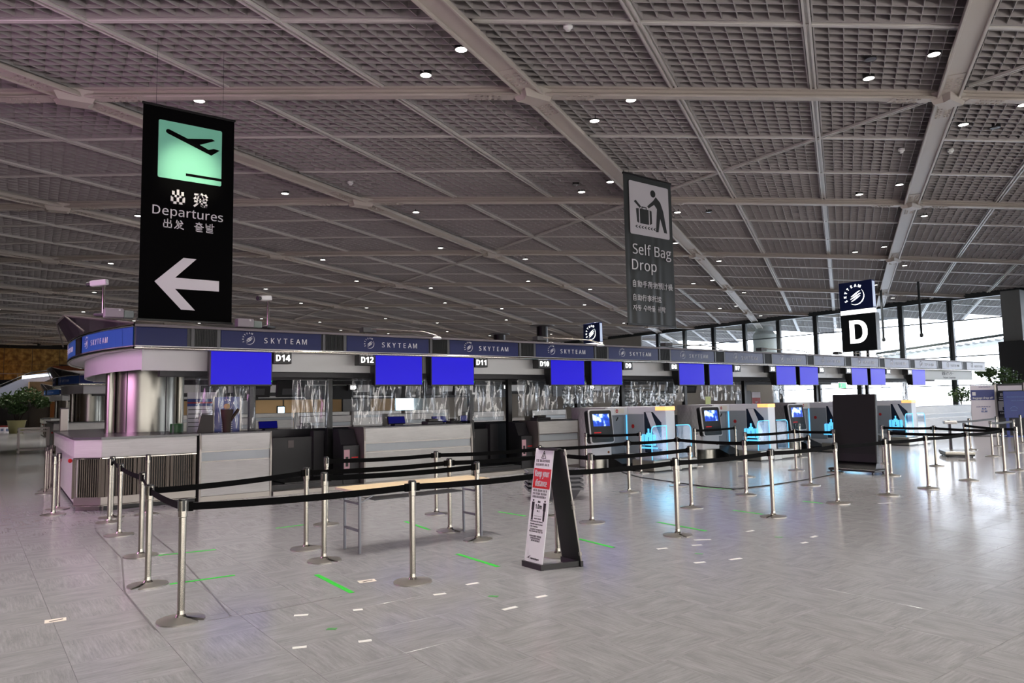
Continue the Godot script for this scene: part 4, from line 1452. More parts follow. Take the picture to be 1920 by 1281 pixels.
	var lm := part(rb, "logo", logo_mesh(false, 0.115), mats.sign_white, Vector3(0, 1.70, 0.004))
	var lst := MB.new()
	for k in 9:
		lst.append_line(-0.1, 0.1, 1.53 - k * 0.042)
	part(rb, "list_print", lst, mats.sign_white, Vector3(0, 0, 0.005))
	var nb := thing("notice_board", "white notice board with red and blue header behind the end counter", "board", Vector3(4.05, 0, -16.6))
	part(nb, "board", MB.new().box(Vector3(-0.3, 1.1, -0.01), Vector3(0.3, 2.0, 0.01)), sm("board_white", Color(0.82, 0.80, 0.84), 0.5))
	part(nb, "header", MB.new().box(Vector3(-0.3, 1.70, 0.01), Vector3(0.3, 1.86, 0.014)), sm("header_blue", Color(0.16, 0.22, 0.5), 0.5))
	part(nb, "stripe", MB.new().box(Vector3(-0.3, 1.76, 0.014), Vector3(0.3, 1.79, 0.017)), sm("header_red", Color(0.6, 0.12, 0.2), 0.5))
	var ln := MB.new()
	for k in 5:
		ln.box(Vector3(-0.28, 1.62 - k * 0.09, 0.01), Vector3(0.28, 1.635 - k * 0.09, 0.013))
	part(nb, "rows", ln, mats.black)
	part(nb, "leg", MB.new().box(Vector3(-0.03, 0, -0.04), Vector3(0.03, 1.12, -0.01)), mats.black)


func build_islands() -> void:
	mats_island()
	var logo := logo_mesh(true, 0.115)
	var zero := Vector3.ZERO
	var d := canopy(zero, "long counter canopy with blue logo panels over the white check-in counters", 14, logo)
	# the white ticket board at the far end of the beam
	var tb := thing("ticket_board", "white ticket counter board at the window end of the near canopy", "sign", Vector3(33.4, 2.28, -13.66))
	part(tb, "board", MB.new().box(Vector3(-2.3, 0, -0.05), Vector3(2.3, 0.4, 0.0)), sm("board_pale", Color(0.78, 0.79, 0.77), 0.5))
	part(tb, "lettering", strokes("発券カウンター", Vector2(-0.7, 0.34), 0.15, 0.16, 0.016), mats.dark_panel, Vector3(0, 0, 0.001))
	lettering(tb, "Ticket Counter", 0.075, Vector3(0.0, 0.1, 0.003), Vector3.ZERO, mats.dark_panel, false, "lettering_small", 1.2)
	end_column(zero, "brushed steel column rising from the nearest end counter")
	end_counter(zero, "white end counter with bronze grille under the steel column")
	counter(3.34, 4.62, zero, "short white counter beside the bronze grille end unit")
	counter(6.51, 9.15, zero, "long white counter under screens D12 and D11")
	counter(11.06, 12.38, zero, "short white counter next to the first bag drop unit")
	conveyor(4.62, 6.51, zero, "dark baggage conveyor between the first two white counters")
	conveyor(9.15, 11.06, zero, "dark baggage conveyor left of the bag drop units")
	counter(29.3, 35.8, zero, "long white counter below the ticket board")
	for q in [["D14", 3.99, 4.565, 4.91], ["D12", 7.205, 6.29, 6.64], ["D11", 8.53, 9.10, 9.45], ["D10", 11.87, 10.92, 11.3], ["D9", 13.21, 13.80, 14.14], ["D8", 16.56, 15.60, 15.98], ["D7", 17.89, 18.48, 18.83], ["D6", 21.24, 20.30, 20.65], ["D5", 22.57, 23.16, 23.5], ["D3", 25.86, 24.9, 25.27], ["D2", 27.19, 27.78, 28.12], ["D1", 30.45, 29.5, 29.86]]:
		screen(q[1], -13.58, zero, q[0])
		number_sign(q[0], q[2], q[3], -13.56, zero, "near")
	# black posts between counter and canopy
	for x in [4.535, 6.15, 9.75, 10.9, 13.2, 14.9, 17.6, 20.6, 24.9, 28.6]:
		var py := 0.19 if (x > 4.62 and x < 6.51) or (x > 9.15 and x < 11.06) else 0.0
		var p := thing("canopy_post", "slim black square post holding the near canopy", "post", Vector3(x, py, -14.75), 0.0, "posts under the near canopy")
		part(p, "shaft", MB.new().box(Vector3(-0.06, 0, -0.06), Vector3(0.06, 2.235 - py, 0.06), Transform3D(), 0.005), mats.black)
		part(p, "foot", MB.new().box(Vector3(-0.1, 0, -0.1), Vector3(0.1, 0.02, 0.1)), mats.black)
	for q in [[3.45, 4.55, 1.25, 2.23], [5.3, 6.1, 1.2, 2.2], [6.6, 7.8, 1.25, 2.23], [7.9, 9.05, 1.25, 2.23], [9.2, 10.6, 1.25, 2.2], [11.1, 12.4, 1.3, 2.23], [12.6, 14.7, 1.6, 2.2], [15.1, 17.4, 1.6, 2.2], [18.2, 20.2, 1.6, 2.2], [22.0, 24.5, 1.6, 2.2], [29.4, 32.0, 1.3, 2.23]]:
		film_curtain(q[0], q[1], q[2], q[3], -14.62, int(q[0] * 10), "clear wrinkled plastic sheet hanging above the check-in counters")
	desk_clutter()
	build_gap_items()
	build_roof_items(zero)
	# inner monitors that hang under the canopy, backs to the viewer
	for x in [5.1, 5.9, 8.2, 9.6, 10.6, 13.0, 14.6, 18.9, 19.8]:
		var m := thing("hanging_monitor", "black monitor hanging under the near canopy above the desk", "monitor", Vector3(x, 1.88, -16.4), 0.0, "monitors inside the near island")
		part(m, "case", MB.new().box(Vector3(-0.33, 0, -0.03), Vector3(0.33, 0.4, 0.04), Transform3D(Basis(Vector3.RIGHT, 0.25), Vector3.ZERO), 0.01), mats.black)
		part(m, "vent", MB.new().box(Vector3(-0.2, 0.06, 0.04), Vector3(0.2, 0.2, 0.05), Transform3D(Basis(Vector3.RIGHT, 0.25), Vector3.ZERO)), mats.dark_grey)
		part(m, "bracket", MB.new().box(Vector3(-0.03, 0.3, -0.03), Vector3(0.03, 0.535, 0.03)), mats.black)
	# the islands behind
	var o2 := Vector3(1.3, 0, -19.75)
	canopy(o2, "second canopy with blue panels over the island across the hall", 14, logo)
	end_column(o2, "steel column at the end of the second island")
	end_counter(o2, "end counter of the second island behind the near one")
	for k in 7:
		counter(6.6 + 4.65 * k, 9.2 + 4.65 * k, o2, "white counter in the second island seen behind the near one", "counters of the second island", true)
		conveyor(9.2 + 4.65 * k, 11.25 + 4.65 * k, o2, "dark conveyor in the second island", true, "conveyors of the second island")
	counter(3.34, 4.6, o2, "short white counter at the end of the second island", "", true)
	var e := [["E11", 482], ["E9", 662], ["E8", 724], ["E6", 949], ["E5", 1110]]
	for q in e:
		var p := on_z(q[1], 729, FZ - 0.06 + o2.z)
		var so := thing("counter_number_sign", "black box sign with lit white %s seen across the near island" % q[0], "sign", Vector3(p.x, 2.395, p.z))
		part(so, "case", MB.new().box(Vector3(-0.25, 0, -0.2), Vector3(0.25, 0.29, 0.0)), mats.black)
		lettering(so, q[0], 0.17, Vector3(0, 0.145, 0.003), Vector3.ZERO, mats.glow_white, true, "lettering", 0.30 if q[0].length() < 3 else 0.4)
	for k in 5:
		for s in 2:
			var x := 7.4 + 4.65 * k + s * 1.35
			var m := thing("dark_screen", "unlit dark screen hanging at the second island", "screen", Vector3(x, 1.98, -13.8) + o2, 0.0, "unlit screens of the second island")
			part(m, "panel", MB.new().box(Vector3(-0.56, 0, -0.07), Vector3(0.56, 0.66, 0.0), Transform3D(), 0.01), mats.black)
			part(m, "back_box", MB.new().box(Vector3(-0.4, 0.1, -0.13), Vector3(0.4, 0.6, -0.07)), mats.dark_grey)
	var o3 := Vector3(2.5, 0, -41.3)
	canopy(o3, "third canopy far behind over the last counter island", 4, logo)
	end_column(o3, "steel column at the end of the third island")
	end_counter(o3, "end counter of the third island far behind")
	for k in 6:
		counter(4.0 + 4.65 * k, 8.3 + 4.65 * k, o3, "white counter in the third island far behind", "counters of the third island", true)


func build_gap_items() -> void:
	# what shows between counter tops and canopy further along
	var foil := sm("silver_film", Color(0.75, 0.78, 0.80, 0.55), 0.18, 0.6)
	foil.transparency = BaseMaterial3D.TRANSPARENCY_ALPHA
	for q in [[1055, 1112, 732, 768], [1146, 1196, 735, 768], [1203, 1262, 735, 766]]:
		var a := on_z(q[0], q[3], -16.9)
		var b := on_z(q[1], q[2], -16.9)
		var o := thing("silver_curtain", "crinkled silvery plastic sheet hanging inside the near island", "curtain", Vector3(a.x, a.y, a.z), 0.0, "silvery sheets inside the near island")
		var nz := FastNoiseLite.new()
		nz.seed = int(q[0])
		nz.frequency = 1.0
		var pts := []
		for i in 40:
			for j in 14:
				var x := lerpf(0, b.x - a.x, i / 39.0)
				var y := lerpf(0, b.y - a.y, j / 13.0)
				var droop := 0.08 * (1.0 - j / 13.0) * sin(i * 0.24)
				pts.append(Vector3(x, y + droop, 0.10 * nz.get_noise_2d(x * 4.0 + y * 2.0, y * 5.0) + 0.05 * nz.get_noise_2d(x * 11.0 - y * 6.0, y * 9.0)))
		part(o, "sheet", MB.new().grid(pts, 40, 14), foil)
		part(o, "top_rail", MB.new().box(Vector3(0, b.y - a.y, -0.03), Vector3(b.x - a.x, b.y - a.y + 0.03, 0.03)), mats.dark_grey)
		part(o, "hanger", MB.new().box(Vector3((b.x - a.x) * 0.5 - 0.02, b.y - a.y, -0.02), Vector3((b.x - a.x) * 0.5 + 0.02, 2.41 - a.y, 0.02)), mats.dark_grey)
	var pa := on_z(1386, 768, -15.95)
	var pb := on_z(1413, 733, -15.95)
	var bd := thing("black_desk_board", "black board standing on the desk behind the second bag drop unit", "board", Vector3((pa.x + pb.x) * 0.5, 1.15, -16.1))
	part(bd, "panel", MB.new().box(Vector3(-(pb.x - pa.x) * 0.5, 0.0, -0.02), Vector3((pb.x - pa.x) * 0.5, pb.y - 1.15, 0.02)), mats.black)
	part(bd, "foot", MB.new().box(Vector3(-0.2, 0, -0.1), Vector3(0.2, 0.02, 0.1)), mats.black)
	pa = on_z(1417, 760, -15.95)
	pb = on_z(1432, 735, -15.95)
	var ps := thing("priority_sign", "white and red priority sign on the desk inside the near island", "sign", Vector3((pa.x + pb.x) * 0.5, 1.15, -16.1))
	var hw := (pb.x - pa.x) * 0.5
	part(ps, "board", MB.new().box(Vector3(-hw, 0.0, -0.02), Vector3(hw, pb.y - 1.15, 0.0)), sm("board_white", Color(0.82, 0.80, 0.84), 0.5))
	part(ps, "red_field", MB.new().box(Vector3(-hw + 0.02, 0.12, 0.0), Vector3(hw - 0.02, (pb.y - 1.15) * 0.72, 0.004)), sm("field_red", Color(0.62, 0.10, 0.08), 0.5))
	lettering(ps, "SKY", 0.07, Vector3(0, 0.36, 0.007), Vector3.ZERO, mats.sign_white, true)
	lettering(ps, "PRIORITY", 0.07, Vector3(0, 0.24, 0.007), Vector3.ZERO, mats.sign_white, true, "lettering", hw * 1.7)
	var card := thing("yellow_card", "small pale yellow notice card above the second kiosk", "card", on_z(1328, 760, -14.0))
	card.position.y = 1.205
	var c2 := thing("desk_stand", "low dark stand carrying a yellow notice card", "stand", Vector3(card.position.x, 0, -14.0))
	part(c2, "box", MB.new().box(Vector3(-0.2, 0, -0.2), Vector3(0.2, 1.204, 0.2)), mats.dark_grey)
	part(c2, "lid", MB.new().box(Vector3(-0.21, 1.18, -0.21), Vector3(0.21, 1.204, 0.21)), mats.dark_panel)
	part(card, "sheet", MB.new().box(Vector3(-0.12, 0.0, -0.01), Vector3(0.12, 0.52, 0.0)), sm("card_yellow", Color(0.80, 0.84, 0.58), 0.6))
	part(card, "print", small_print(-0.09, 0.09, 0.1, 0.04, Transform3D(), 71), mats.black, Vector3(0, 0, 0.001))


func build_roof_items(off: Vector3) -> void:
	var pale := sm("cctv_white", Color(0.78, 0.77, 0.78), 0.4)
	for q in [[1.62, -14.6, -0.6, "over the rounded canopy end"], [4.76, -14.5, 0.5, "near the black arrow banner"]]:
		var o := thing("security_camera", "white security camera on a steel post " + q[3], "camera", Vector3(q[0] + (0.25 if q[0] < 2 else 0.0), 3.31 if q[0] < 2 else 3.22, q[1]), q[2])
		part(o, "post", MB.new().tube([Vector3(0, 0, 0), Vector3(0, 0.55, 0)], 0.025, 10), mats.chrome)
		part(o, "foot", MB.new().box(Vector3(-0.12, 0.0, -0.1), Vector3(0.12, 0.05, 0.1), Transform3D(), 0.01), mats.dark_panel)
		part(o, "case", MB.new().box(Vector3(-0.16, 0.56, -0.05), Vector3(0.14, 0.66, 0.05), Transform3D(Basis(Vector3(0, 0, 1), 0.12), Vector3.ZERO), 0.015), pale)
		part(o, "lens", MB.new().lathe([Vector2(0.045, 0), Vector2(0.045, 0.07), Vector2(0, 0.07)], 12, Transform3D(Basis(Vector3(0, 0, 1), PI / 2 + 0.12), Vector3(-0.22, 0.585, 0))), mats.black)
	for q in [[2.05, -14.35, "by the rounded canopy end"], [4.2, -14.0, "right of the black arrow banner"]]:
		var o := thing("beacon_box", "small grey equipment box on the canopy roof " + q[2], "box", Vector3(q[0], 3.27 if q[0] < 3 else 3.165, q[1]))
		part(o, "case", MB.new().box(Vector3(-0.2, 0, -0.1), Vector3(0.1, 0.16, 0.1), Transform3D(), 0.01), sm("box_grey", Color(0.55, 0.52, 0.55), 0.5))
		part(o, "socket", MB.new().box(Vector3(0.1, 0.0, -0.08), Vector3(0.26, 0.13, 0.08), Transform3D(), 0.01), sm("box_green_grey", Color(0.46, 0.50, 0.49), 0.5))
		part(o, "lamp", MB.new().cbox(Vector3(0.03, 0.13, 0.1), Vector3(0.03, 0.03, 0.01)), pale)
	for x in [7.84, 12.55, 17.28, 21.91, 26.6]:
		var o := thing("antenna_arm", "slim arm with a white disc reaching past the blue fascia", "antenna", Vector3(x, 3.08, -13.6), 0.0, "antenna arms on the near canopy")
		part(o, "arm", MB.new().tube([Vector3(-1.1, 0.2, -0.6), Vector3(-0.2, 0.09, 0.3), Vector3(0, 0.0, 0.5)], 0.016, 6), mats.trim_alu)
		part(o, "clamp", MB.new().box(Vector3(-1.2, 0.12, -0.7), Vector3(-0.9, 0.22, -0.5)), mats.dark_grey)
		part(o, "disc", MB.new().lathe([Vector2(0, -0.075), Vector2(0.09, -0.07), Vector2(0.10, -0.05), Vector2(0.07, -0.02), Vector2(0, -0.01)], 16, Transform3D(Basis(), Vector3(0, 0, 0.5))), sm("white_plastic", Color(0.85, 0.85, 0.84), 0.4))
	for q in [[15.5, 4.21, 0.42], [13.71, 3.85, 0.34]]:
		var o := thing("roof_vent", "dark pipe with a flat round cap on the canopy roof" if q[0] > 15 else "shorter dark pipe with a flat cap on the canopy roof", "vent", Vector3(q[0], 3.2, -19.0))
		part(o, "pipe", MB.new().lathe([Vector2(0.19, 0), Vector2(0.19, q[1] - 3.2)], 16), sm("pipe_dark", Color(0.09, 0.085, 0.10), 0.3, 0.5))
		part(o, "cap", MB.new().lathe([Vector2(0, q[1] - 3.22), Vector2(q[2], q[1] - 3.2), Vector2(q[2], q[1] - 3.17), Vector2(0, q[1] - 3.14)], 20), mats.dark_grey)


# ---------------------------------------------------------------- self bag drop
func bag_drop(p: float, label: String) -> void:
	var o := thing("bag_drop_unit", label, "bag drop", Vector3(p, 0, -12.9))
	var white := sm("unit_white", Color(0.80, 0.80, 0.82), 0.3)
	var grey := sm("unit_grey", Color(0.52, 0.54, 0.57), 0.35)
	var tex := sm("unit_side", Color(0.66, 0.66, 0.67), 0.4)
	var navy := sm("unit_navy", Color(0.09, 0.12, 0.18), 0.2)
	var cyan := sm("cyan_glow", Color(0.38, 0.78, 0.98), 0.4, 0.0, 0.85)
	var glass := sm("wing_glass", Color(0.55, 0.75, 0.95, 0.16), 0.05)
	glass.transparency = BaseMaterial3D.TRANSPARENCY_ALPHA
	# cabinet
	part(o, "left_cheek", MB.new().box(Vector3(-0.77, 0.02, -1.2), Vector3(-0.70, 1.5, 0.05), Transform3D(), 0.01), tex)
	var dia := MB.new()
	for a in 9:
		for b in 12:
			var z := -1.12 + a * 0.125 + (0.0625 if b & 1 else 0.0)
			var y := 0.2 + b * 0.105
			dia.prism(PackedVector2Array([Vector2(z - 0.05, y), Vector2(z, y - 0.085), Vector2(z + 0.05, y), Vector2(z, y + 0.085)]), 0.0, 0.003, Transform3D(Basis(Vector3(0, 0, 1), Vector3.UP, Vector3(-1, 0, 0)), Vector3(-0.7705, 0, 0)))
	part(o, "diamond_pattern", dia, sm("unit_side_light", Color(0.70, 0.70, 0.71), 0.35))
	part(o, "header", MB.new().box(Vector3(-0.70, 1.30, -1.2), Vector3(0.0, 1.5, 0.05), Transform3D(), 0.01), white)
	part(o, "back_board", MB.new().box(Vector3(-0.70, 0.02, -1.2), Vector3(0.0, 1.30, -0.02)), grey)
	part(o, "recess_door", MB.new().box(Vector3(-0.64, 0.36, -0.02), Vector3(-0.12, 1.27, -0.005), Transform3D(), 0.005), grey)
	part(o, "recess_door", MB.new().box(Vector3(-0.10, 0.36, -0.02), Vector3(-0.01, 1.27, -0.005), Transform3D(), 0.005), grey)
	part(o, "door_handle", MB.new().bar(Vector3(-0.36, 1.16, 0.005), Vector3(-0.30, 1.24, 0.005), 0.02, 0.02), mats.black)
	part(o, "belt", MB.new().prism(PackedVector2Array([Vector2(-0.015, 0.36), Vector2(0.5, 0.16), Vector2(0.5, 0.025), Vector2(-0.015, 0.025)]), -0.70, -0.02, Transform3D(Basis(Vector3(0, 0, 1), Vector3.UP, Vector3(-1, 0, 0)), Vector3(-0.72, 0, 0))), mats.black)
	# right wall that comes forward
	part(o, "right_wall", MB.new().box(Vector3(0.0, 0.02, -1.2), Vector3(0.32, 1.5, 1.28), Transform3D(), 0.012), white)
	var left := Transform3D(Basis(Vector3(0, 0, 1), Vector3.UP, Vector3(-1, 0, 0)), Vector3(-0.001, 0, 0))
	part(o, "inner_panel", MB.new().prism(PackedVector2Array([Vector2(0.05, 0.36), Vector2(0.58, 0.36), Vector2(0.58, 1.32), Vector2(0.05, 1.32)]), 0.0, 0.006, left), grey)
	part(o, "dark_window", MB.new().prism(PackedVector2Array([Vector2(0.60, 0.4), Vector2(1.14, 0.4), Vector2(1.14, 1.12), Vector2(0.88, 1.37), Vector2(0.60, 1.37)]), 0.0, 0.008, left), navy)
	part(o, "white_slash", MB.new().prism(PackedVector2Array([Vector2(0.66, 1.365), Vector2(0.83, 1.365), Vector2(1.135, 0.70), Vector2(1.135, 0.50), Vector2(1.04, 0.50)]), 0.008, 0.012, left), white)
	part(o, "corner_glow", MB.new().box(Vector3(-0.02, 0.42, 0.0), Vector3(-0.003, 1.42, 0.02)), cyan)
	# the glowing suitcase
	var sc := MB.new()
	sc.prism(PackedVector2Array(rounded(0.52, 0.57, 0.96, 0.83, 0.03)), 0.012, 0.03, left)
	sc.prism(PackedVector2Array([Vector2(0.68, 0.83), Vector2(0.80, 0.83), Vector2(0.80, 0.87), Vector2(0.76, 0.87), Vector2(0.76, 0.97), Vector2(0.72, 0.97), Vector2(0.72, 0.87), Vector2(0.68, 0.87)]), 0.012, 0.03, left)
	sc.prism(PackedVector2Array(rounded(0.48, 0.49, 1.02, 0.53, 0.018)), 0.012, 0.03, left)
	part(o, "suitcase_sign", sc, cyan, Vector3.ZERO, "glowing pale blue suitcase symbol")
	var ar := MB.new()
	for x in [0.60, 0.87]:
		ar.prism(PackedVector2Array([Vector2(x, 0.58), Vector2(x + 0.012, 0.58), Vector2(x + 0.012, 0.82), Vector2(x, 0.82)]), 0.03, 0.032, left)
	ar.prism(PackedVector2Array([Vector2(0.732, 0.63), Vector2(0.748, 0.63), Vector2(0.748, 0.77), Vector2(0.732, 0.77)]), 0.03, 0.032, left)
	ar.prism(PackedVector2Array([Vector2(0.68, 0.68), Vector2(0.74, 0.61), Vector2(0.80, 0.68), Vector2(0.74, 0.645)]), 0.03, 0.032, left)
	part(o, "arrow_mark", ar, navy)
	# wings of edge-lit glass on a steel plinth
	part(o, "plinth", MB.new().box(Vector3(-0.60, 0.02, 0.72), Vector3(-0.003, 0.28, 1.42), Transform3D(), 0.02).box(Vector3(0.323, 0.02, 0.72), Vector3(0.92, 0.28, 1.42), Transform3D(), 0.02).box(Vector3(-0.01, 0.02, 1.283), Vector3(0.33, 0.28, 1.42)), mats.brushed_steel)
	part(o, "kick", MB.new().box(Vector3(-0.58, 0, 0.7), Vector3(0.9, 0.025, 1.4)).box(Vector3(-0.75, 0, -1.18), Vector3(0.3, 0.022, 0.7)), mats.black)
	for s in 2:
		var xa := -0.53 if s == 0 else 0.33
		var xb := -0.01 if s == 0 else 0.86
		var g := MB.new().box(Vector3(xa + 0.02, 0.28, 1.29), Vector3(xb - 0.02, 1.03, 1.305))
		part(o, "glass_wing", g, glass)
		var free := xa if s == 0 else xb
		var held := xb if s == 0 else xa
		var d := signf(held - free)
		var pts := [Vector3(free, 0.28, 1.298)]
		for k in 7:
			var a := PI / 2 * k / 6.0
			pts.append(Vector3(free + d * 0.12 * (1.0 - cos(a)), 0.93 + 0.12 * sin(a), 1.298))
		pts.append(Vector3(held, 1.05, 1.298))
		if s == 0:
			pts.append(Vector3(held - 0.002, 0.29, 1.298))
		part(o, "lit_edge", MB.new().tube(pts, 0.011, 6), cyan)
	part(o, "status_lamp", MB.new().box(Vector3(-0.006, 1.405, 0.96), Vector3(0.326, 1.496, 1.287), Transform3D(), 0.005), sm("orange_glow", Color(1.0, 0.62, 0.36), 0.4, 0.0, 1.6), Vector3.ZERO, "glowing orange status lamp")
	# notices
	part(o, "notice", MB.new().box(Vector3(-0.45, 1.34, 0.05), Vector3(-0.13, 1.46, 0.054)), sm("paper", Color(0.80, 0.78, 0.74), 0.8))
	part(o, "no_entry_mark", flat(disc_poly(Vector2(-0.38, 1.40), 0.042), Transform3D(Basis(), Vector3(0, 0, 0.054))), sm("red_mark", Color(0.62, 0.08, 0.08), 0.5))
	part(o, "notice_print", MB.new().box(Vector3(-0.415, 1.392, 0.058), Vector3(-0.345, 1.408, 0.0595)), mats.sign_white)
	part(o, "sticker", flat(disc_poly(Vector2(0.22, 1.02), 0.05), left * Transform3D(Basis(), Vector3(0, 0, 0.006)), 0.002), sm("red_mark", Color(0.62, 0.08, 0.08), 0.5))
	var om := OmniLight3D.new()
	om.name = "wing_glow"
	om.light_color = Color(0.45, 0.85, 1.0)
	om.light_energy = 0.12
	om.omni_range = 30.0
	om.omni_attenuation = 2.0
	om.light_size = 0.25
	om.shadow_enabled = true
	o.add_child(om)
	om.position = Vector3(-0.3, 0.75, 1.55)


func kiosk(x: float, label: String) -> void:
	var o := thing("check_in_kiosk", label, "kiosk", Vector3(x, 0, -12.62), -0.12)
	var white := sm("unit_white", Color(0.80, 0.80, 0.82), 0.3)
	var tilt := Transform3D(Basis(Vector3.RIGHT, -0.13), Vector3(0, 1.06, 0.05))
	part(o, "rim", MB.new().prism(PackedVector2Array(rounded(-0.34, -0.40, 0.34, 0.40, 0.06)), -0.03, 0.0, tilt), white)
	part(o, "back_shell", MB.new().prism(PackedVector2Array(rounded(-0.36, -0.39, 0.34, 0.39, 0.06)), -0.14, -0.03, tilt), mats.black)
	part(o, "face", MB.new().prism(PackedVector2Array(rounded(-0.315, -0.375, 0.315, 0.375, 0.05)), 0.0, 0.012, tilt), mats.black)
	var sky := sm("sky_picture", Color(1, 1, 1), 0.3)
	if sky.albedo_texture == null:
		var t := noise_tex(0.02, 9, Color(0.05, 0.16, 0.55), Color(0.92, 0.96, 1.0), 128)
		t.color_ramp.add_point(0.45, Color(0.12, 0.30, 0.75))
		t.color_ramp.add_point(0.62, Color(0.75, 0.85, 0.95))
		sky.albedo_texture = t
		sky.emission_enabled = true
		sky.emission_texture = t
		sky.emission = Color(0, 0, 0)
		sky.emission_energy_multiplier = 0.8
		sky.emission = Color(1, 1, 1)
		sky.emission_operator = BaseMaterial3D.EMISSION_OP_MULTIPLY
	var pic := MB.new()
	pic.quad_uv(tilt * Vector3(-0.24, 0.29, 0.0135), tilt * Vector3(0.24, 0.29, 0.0135), tilt * Vector3(0.24, 0.0, 0.0135), tilt * Vector3(-0.24, 0.0, 0.0135), tilt.basis * Vector3(0, 0, 1), Rect2(0.1 * fmod(x, 5.0), 0.2, 0.55, 0.33))
	part(o, "display", pic, sky, Vector3.ZERO, "screen with white clouds on blue sky")
	part(o, "card_slot", MB.new().box(Vector3(-0.24, -0.16, 0.012), Vector3(-0.04, -0.135, 0.018), tilt), sm("red_led", Color(0.55, 0.03, 0.04), 0.4, 0.0, 0.9), Vector3.ZERO, "red lit card slot")
	part(o, "paper_slot", MB.new().box(Vector3(-0.2, -0.30, 0.012), Vector3(0.2, -0.23, 0.02), tilt, 0.004), mats.dark_panel)
	part(o, "pedestal", MB.new().box(Vector3(-0.28, 0.30, -0.3), Vector3(0.34, 0.70, -0.02), Transform3D(), 0.02), white)
	part(o, "steel_foot", MB.new().lathe([Vector2(0.24, 0.0), Vector2(0.24, 0.30)], 24, Transform3D(Basis(), Vector3(0, 0, -0.18))), mats.brushed_steel)
	part(o, "neck", MB.new().box(Vector3(-0.2, 0.66, -0.26), Vector3(0.2, 1.2, -0.09)), white)
	part(o, "hand_mark", MB.new().lathe([Vector2(0, 0.004), Vector2(0.03, 0.004), Vector2(0.03, 0)], 12, Transform3D(Basis(Vector3.RIGHT, PI / 2), Vector3(0.24, 0.44, -0.02))), sm("stamp_brown", Color(0.45, 0.25, 0.10), 0.5))


# ---------------------------------------------------------------- hanging signs
func rod(parent: Node3D, a: Vector3, b: Vector3) -> void:
	part(parent, "wire", MB.new().tube([a, b], 0.004, 5), mats.dark_grey)


